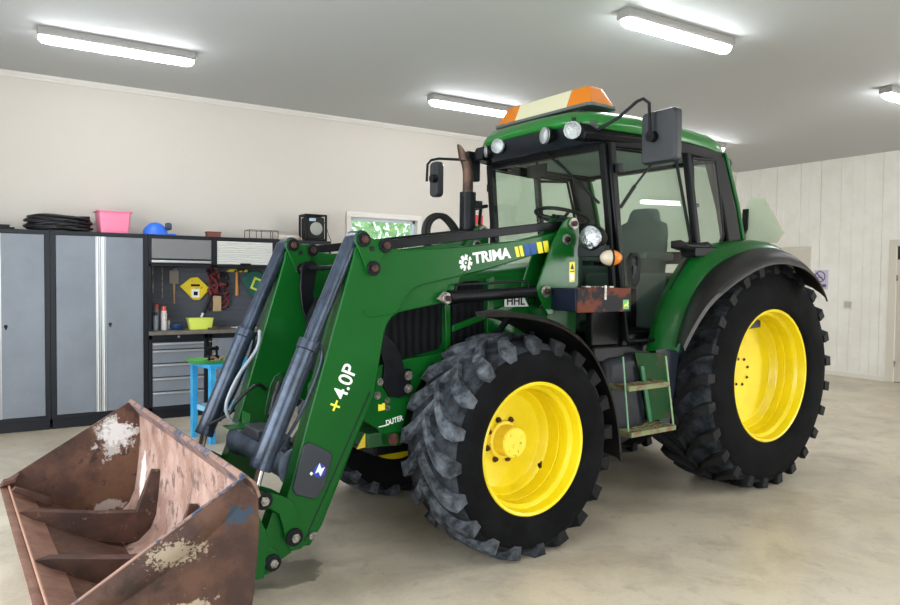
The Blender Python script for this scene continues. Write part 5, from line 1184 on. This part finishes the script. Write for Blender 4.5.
# battery tool box
bx = empty('tool_box', parent=TR)
bm = nb(); prismz(bm, [(.47, -.52), (.36, -.86), (.84, -.86), (.84, -.52)], 1.37, 1.51); obj('box_body', bm, mat('dark_blue_box', '#10172a', .5, bump=(30, .1), spec=.25), bx, .008)
bm = nb(); box(bm, (.37, -.87, 1.365), (.845, -.858, 1.515)); fr_ = obj('front_panel', bm, mat('rust_patched_black', '#17161a', .55, bump=(14, .3), spec=.2, c2='#5e2a14', vscale=5.5, vlo=.5, vhi=.56), bx, .004)
bm = nb(); 
for k in range(4): box(bm, (.47+k*.07, -.84, 1.515), (.51+k*.07, -.80, 1.525))
box(bm, (.595, -.876, 1.44), (.615, -.87, 1.53)); obj('latch', bm, STEEL, bx, .002)
bm = nb(); box(bm, (.77, -.8725, 1.38), (.825, -.87, 1.44)); lg = obj('badge', bm, mat('badge_green', '#4f9c42', .4), bx, .002)
bm = nb(); prism(bm, [(.778, 1.40), (.787, 1.414), (.806, 1.414), (.812, 1.43), (.818, 1.425), (.812, 1.408), (.819, 1.397), (.814, 1.396), (.805, 1.404), (.789, 1.402), (.782, 1.393)], -.8735, -.8725); obj('badge_mark', bm, YDEC, lg)
# side window strip beside the headlamp (lower windscreen corner)
bm = nb(); box(bm, (.72, -.66, 1.13), (.98, -.6, 1.5)); obj('cab_front_panel', bm, CABB, cab, .01)
# sign on the rear fender
sv = empty('warning_sign', parent=TR)
bm = nb(); C_ = [(-.31, 1.89), (-.275, 1.90), (-.42, 2.28), (-.54, 2.27)] 
prismx(bm, [(-.66, 1.885), (-.26, 1.895), (-.22, 1.96), (-.42, 2.275), (-.55, 2.26), (-.72, 1.965)], 2.9, 2.905); sp = obj('sign_plate', bm, SMVM, sv, .001)
bm = nb(); prismx(bm, [(-.72, 1.965), (-.66, 1.885), (-.26, 1.895), (-.22, 1.96), (-.42, 2.275), (-.55, 2.26)], 2.905, 2.908); obj('sign_face', bm, mat('orange_red_face', '#e0572a', .4), sv)
bm = nb(); prismx(bm, [(-.40, 1.84), (-.30, 1.84), (-.335, 1.99), (-.36, 2.03), (-.36, 2.18), (-.41, 2.18), (-.405, 2.01), (-.38, 1.96)], 2.875, 2.895); obj('bracket', bm, BLK, sv, .004)
# rear work lamp under roof corner, tail
bm = nb(); lathe(bm, [(0, 0), (.04, .01), (.045, .06), (.04, .07)], (2.2, -.6, 2.47), 18, 'x'); obj('rear_work_light', bm, BLK, cab)
# three point linkage
bm = nb()
for s in (-1, 1): box(bm, (2.8, s*.35-.03, .5), (3.5, s*.35+.03, .57)); cyl(bm, (2.9, s*.35, 1.15), (3.25, s*.35, .6), .025, n=12)
cyl(bm, (2.8, 0, 1.05), (3.4, 0, 1.0), .03, n=14); obj('rear_linkage', bm, BLKM, TR, .005)
# ================================================================= CAMERA, LIGHT
h, f, yaw, pit, rol = 1.56179483, 706.432374, .560392330, .0339826420, .0104620436
f0 = Vector((math.sin(yaw)*math.cos(pit), math.cos(yaw)*math.cos(pit), -math.sin(pit)))
r0 = Vector((math.cos(yaw), -math.sin(yaw), 0)); u0 = r0.cross(f0)
rr = r0*math.cos(rol)+u0*math.sin(rol); uu = -r0*math.sin(rol)+u0*math.cos(rol)
cd = bpy.data.cameras.new('camera'); cd.sensor_width = 36; cd.lens = f/900*36; cd.clip_start = .05; bpy.context.scene.cycles.transparent_max_bounces = 20
cam = bpy.data.objects.new('camera', cd); col.objects.link(cam)
cam.matrix_world = Matrix(((rr.x, uu.x, -f0.x, 0), (rr.y, uu.y, -f0.y, 0), (rr.z, uu.z, -f0.z, h), (0, 0, 0, 1)))
bpy.context.scene.camera = cam
def area(name, loc, rot, sx, sy, e, c):
    L = bpy.data.lights.new(name, 'AREA'); L.shape = 'RECTANGLE'; L.size = sx; L.size_y = sy; L.energy = e; L.color = c
    o = bpy.data.objects.new(name, L); col.objects.link(o); o.location = loc; o.rotation_euler = rot; return o
area('doorway_daylight_left', (X0-.1, (gy0+gy1)/2, gz/2), (0, -PI/2, 0), gz-.1, gy1-gy0, 150, (.86, .93, 1))
area('doorway_daylight_front', ((fx0+fx1)/2, Y0-.1, gz/2), (PI/2, 0, 0), fx1-fx0, gz-.1, 110, (.9, .95, 1))
area('added_daylight_front_right', ((gx0+gx1)/2, Y0-.1, gz/2), (PI/2, 0, 0), gx1-gx0, gz-.1, 170, (.95, .97, 1))  # added fill for the plank wall, through the unseen second opening
wd = bpy.data.worlds.new('world'); wd.use_nodes = True; bpy.context.scene.world = wd
bg = wd.node_tree.nodes['Background']; bg.inputs[0].default_value = (.8, .9, 1, 1); bg.inputs[1].default_value = 1.6
vs = bpy.context.scene.view_settings; vs.view_transform = 'Standard'; vs.look = 'None'; vs.exposure = .97; vs.gamma = 1
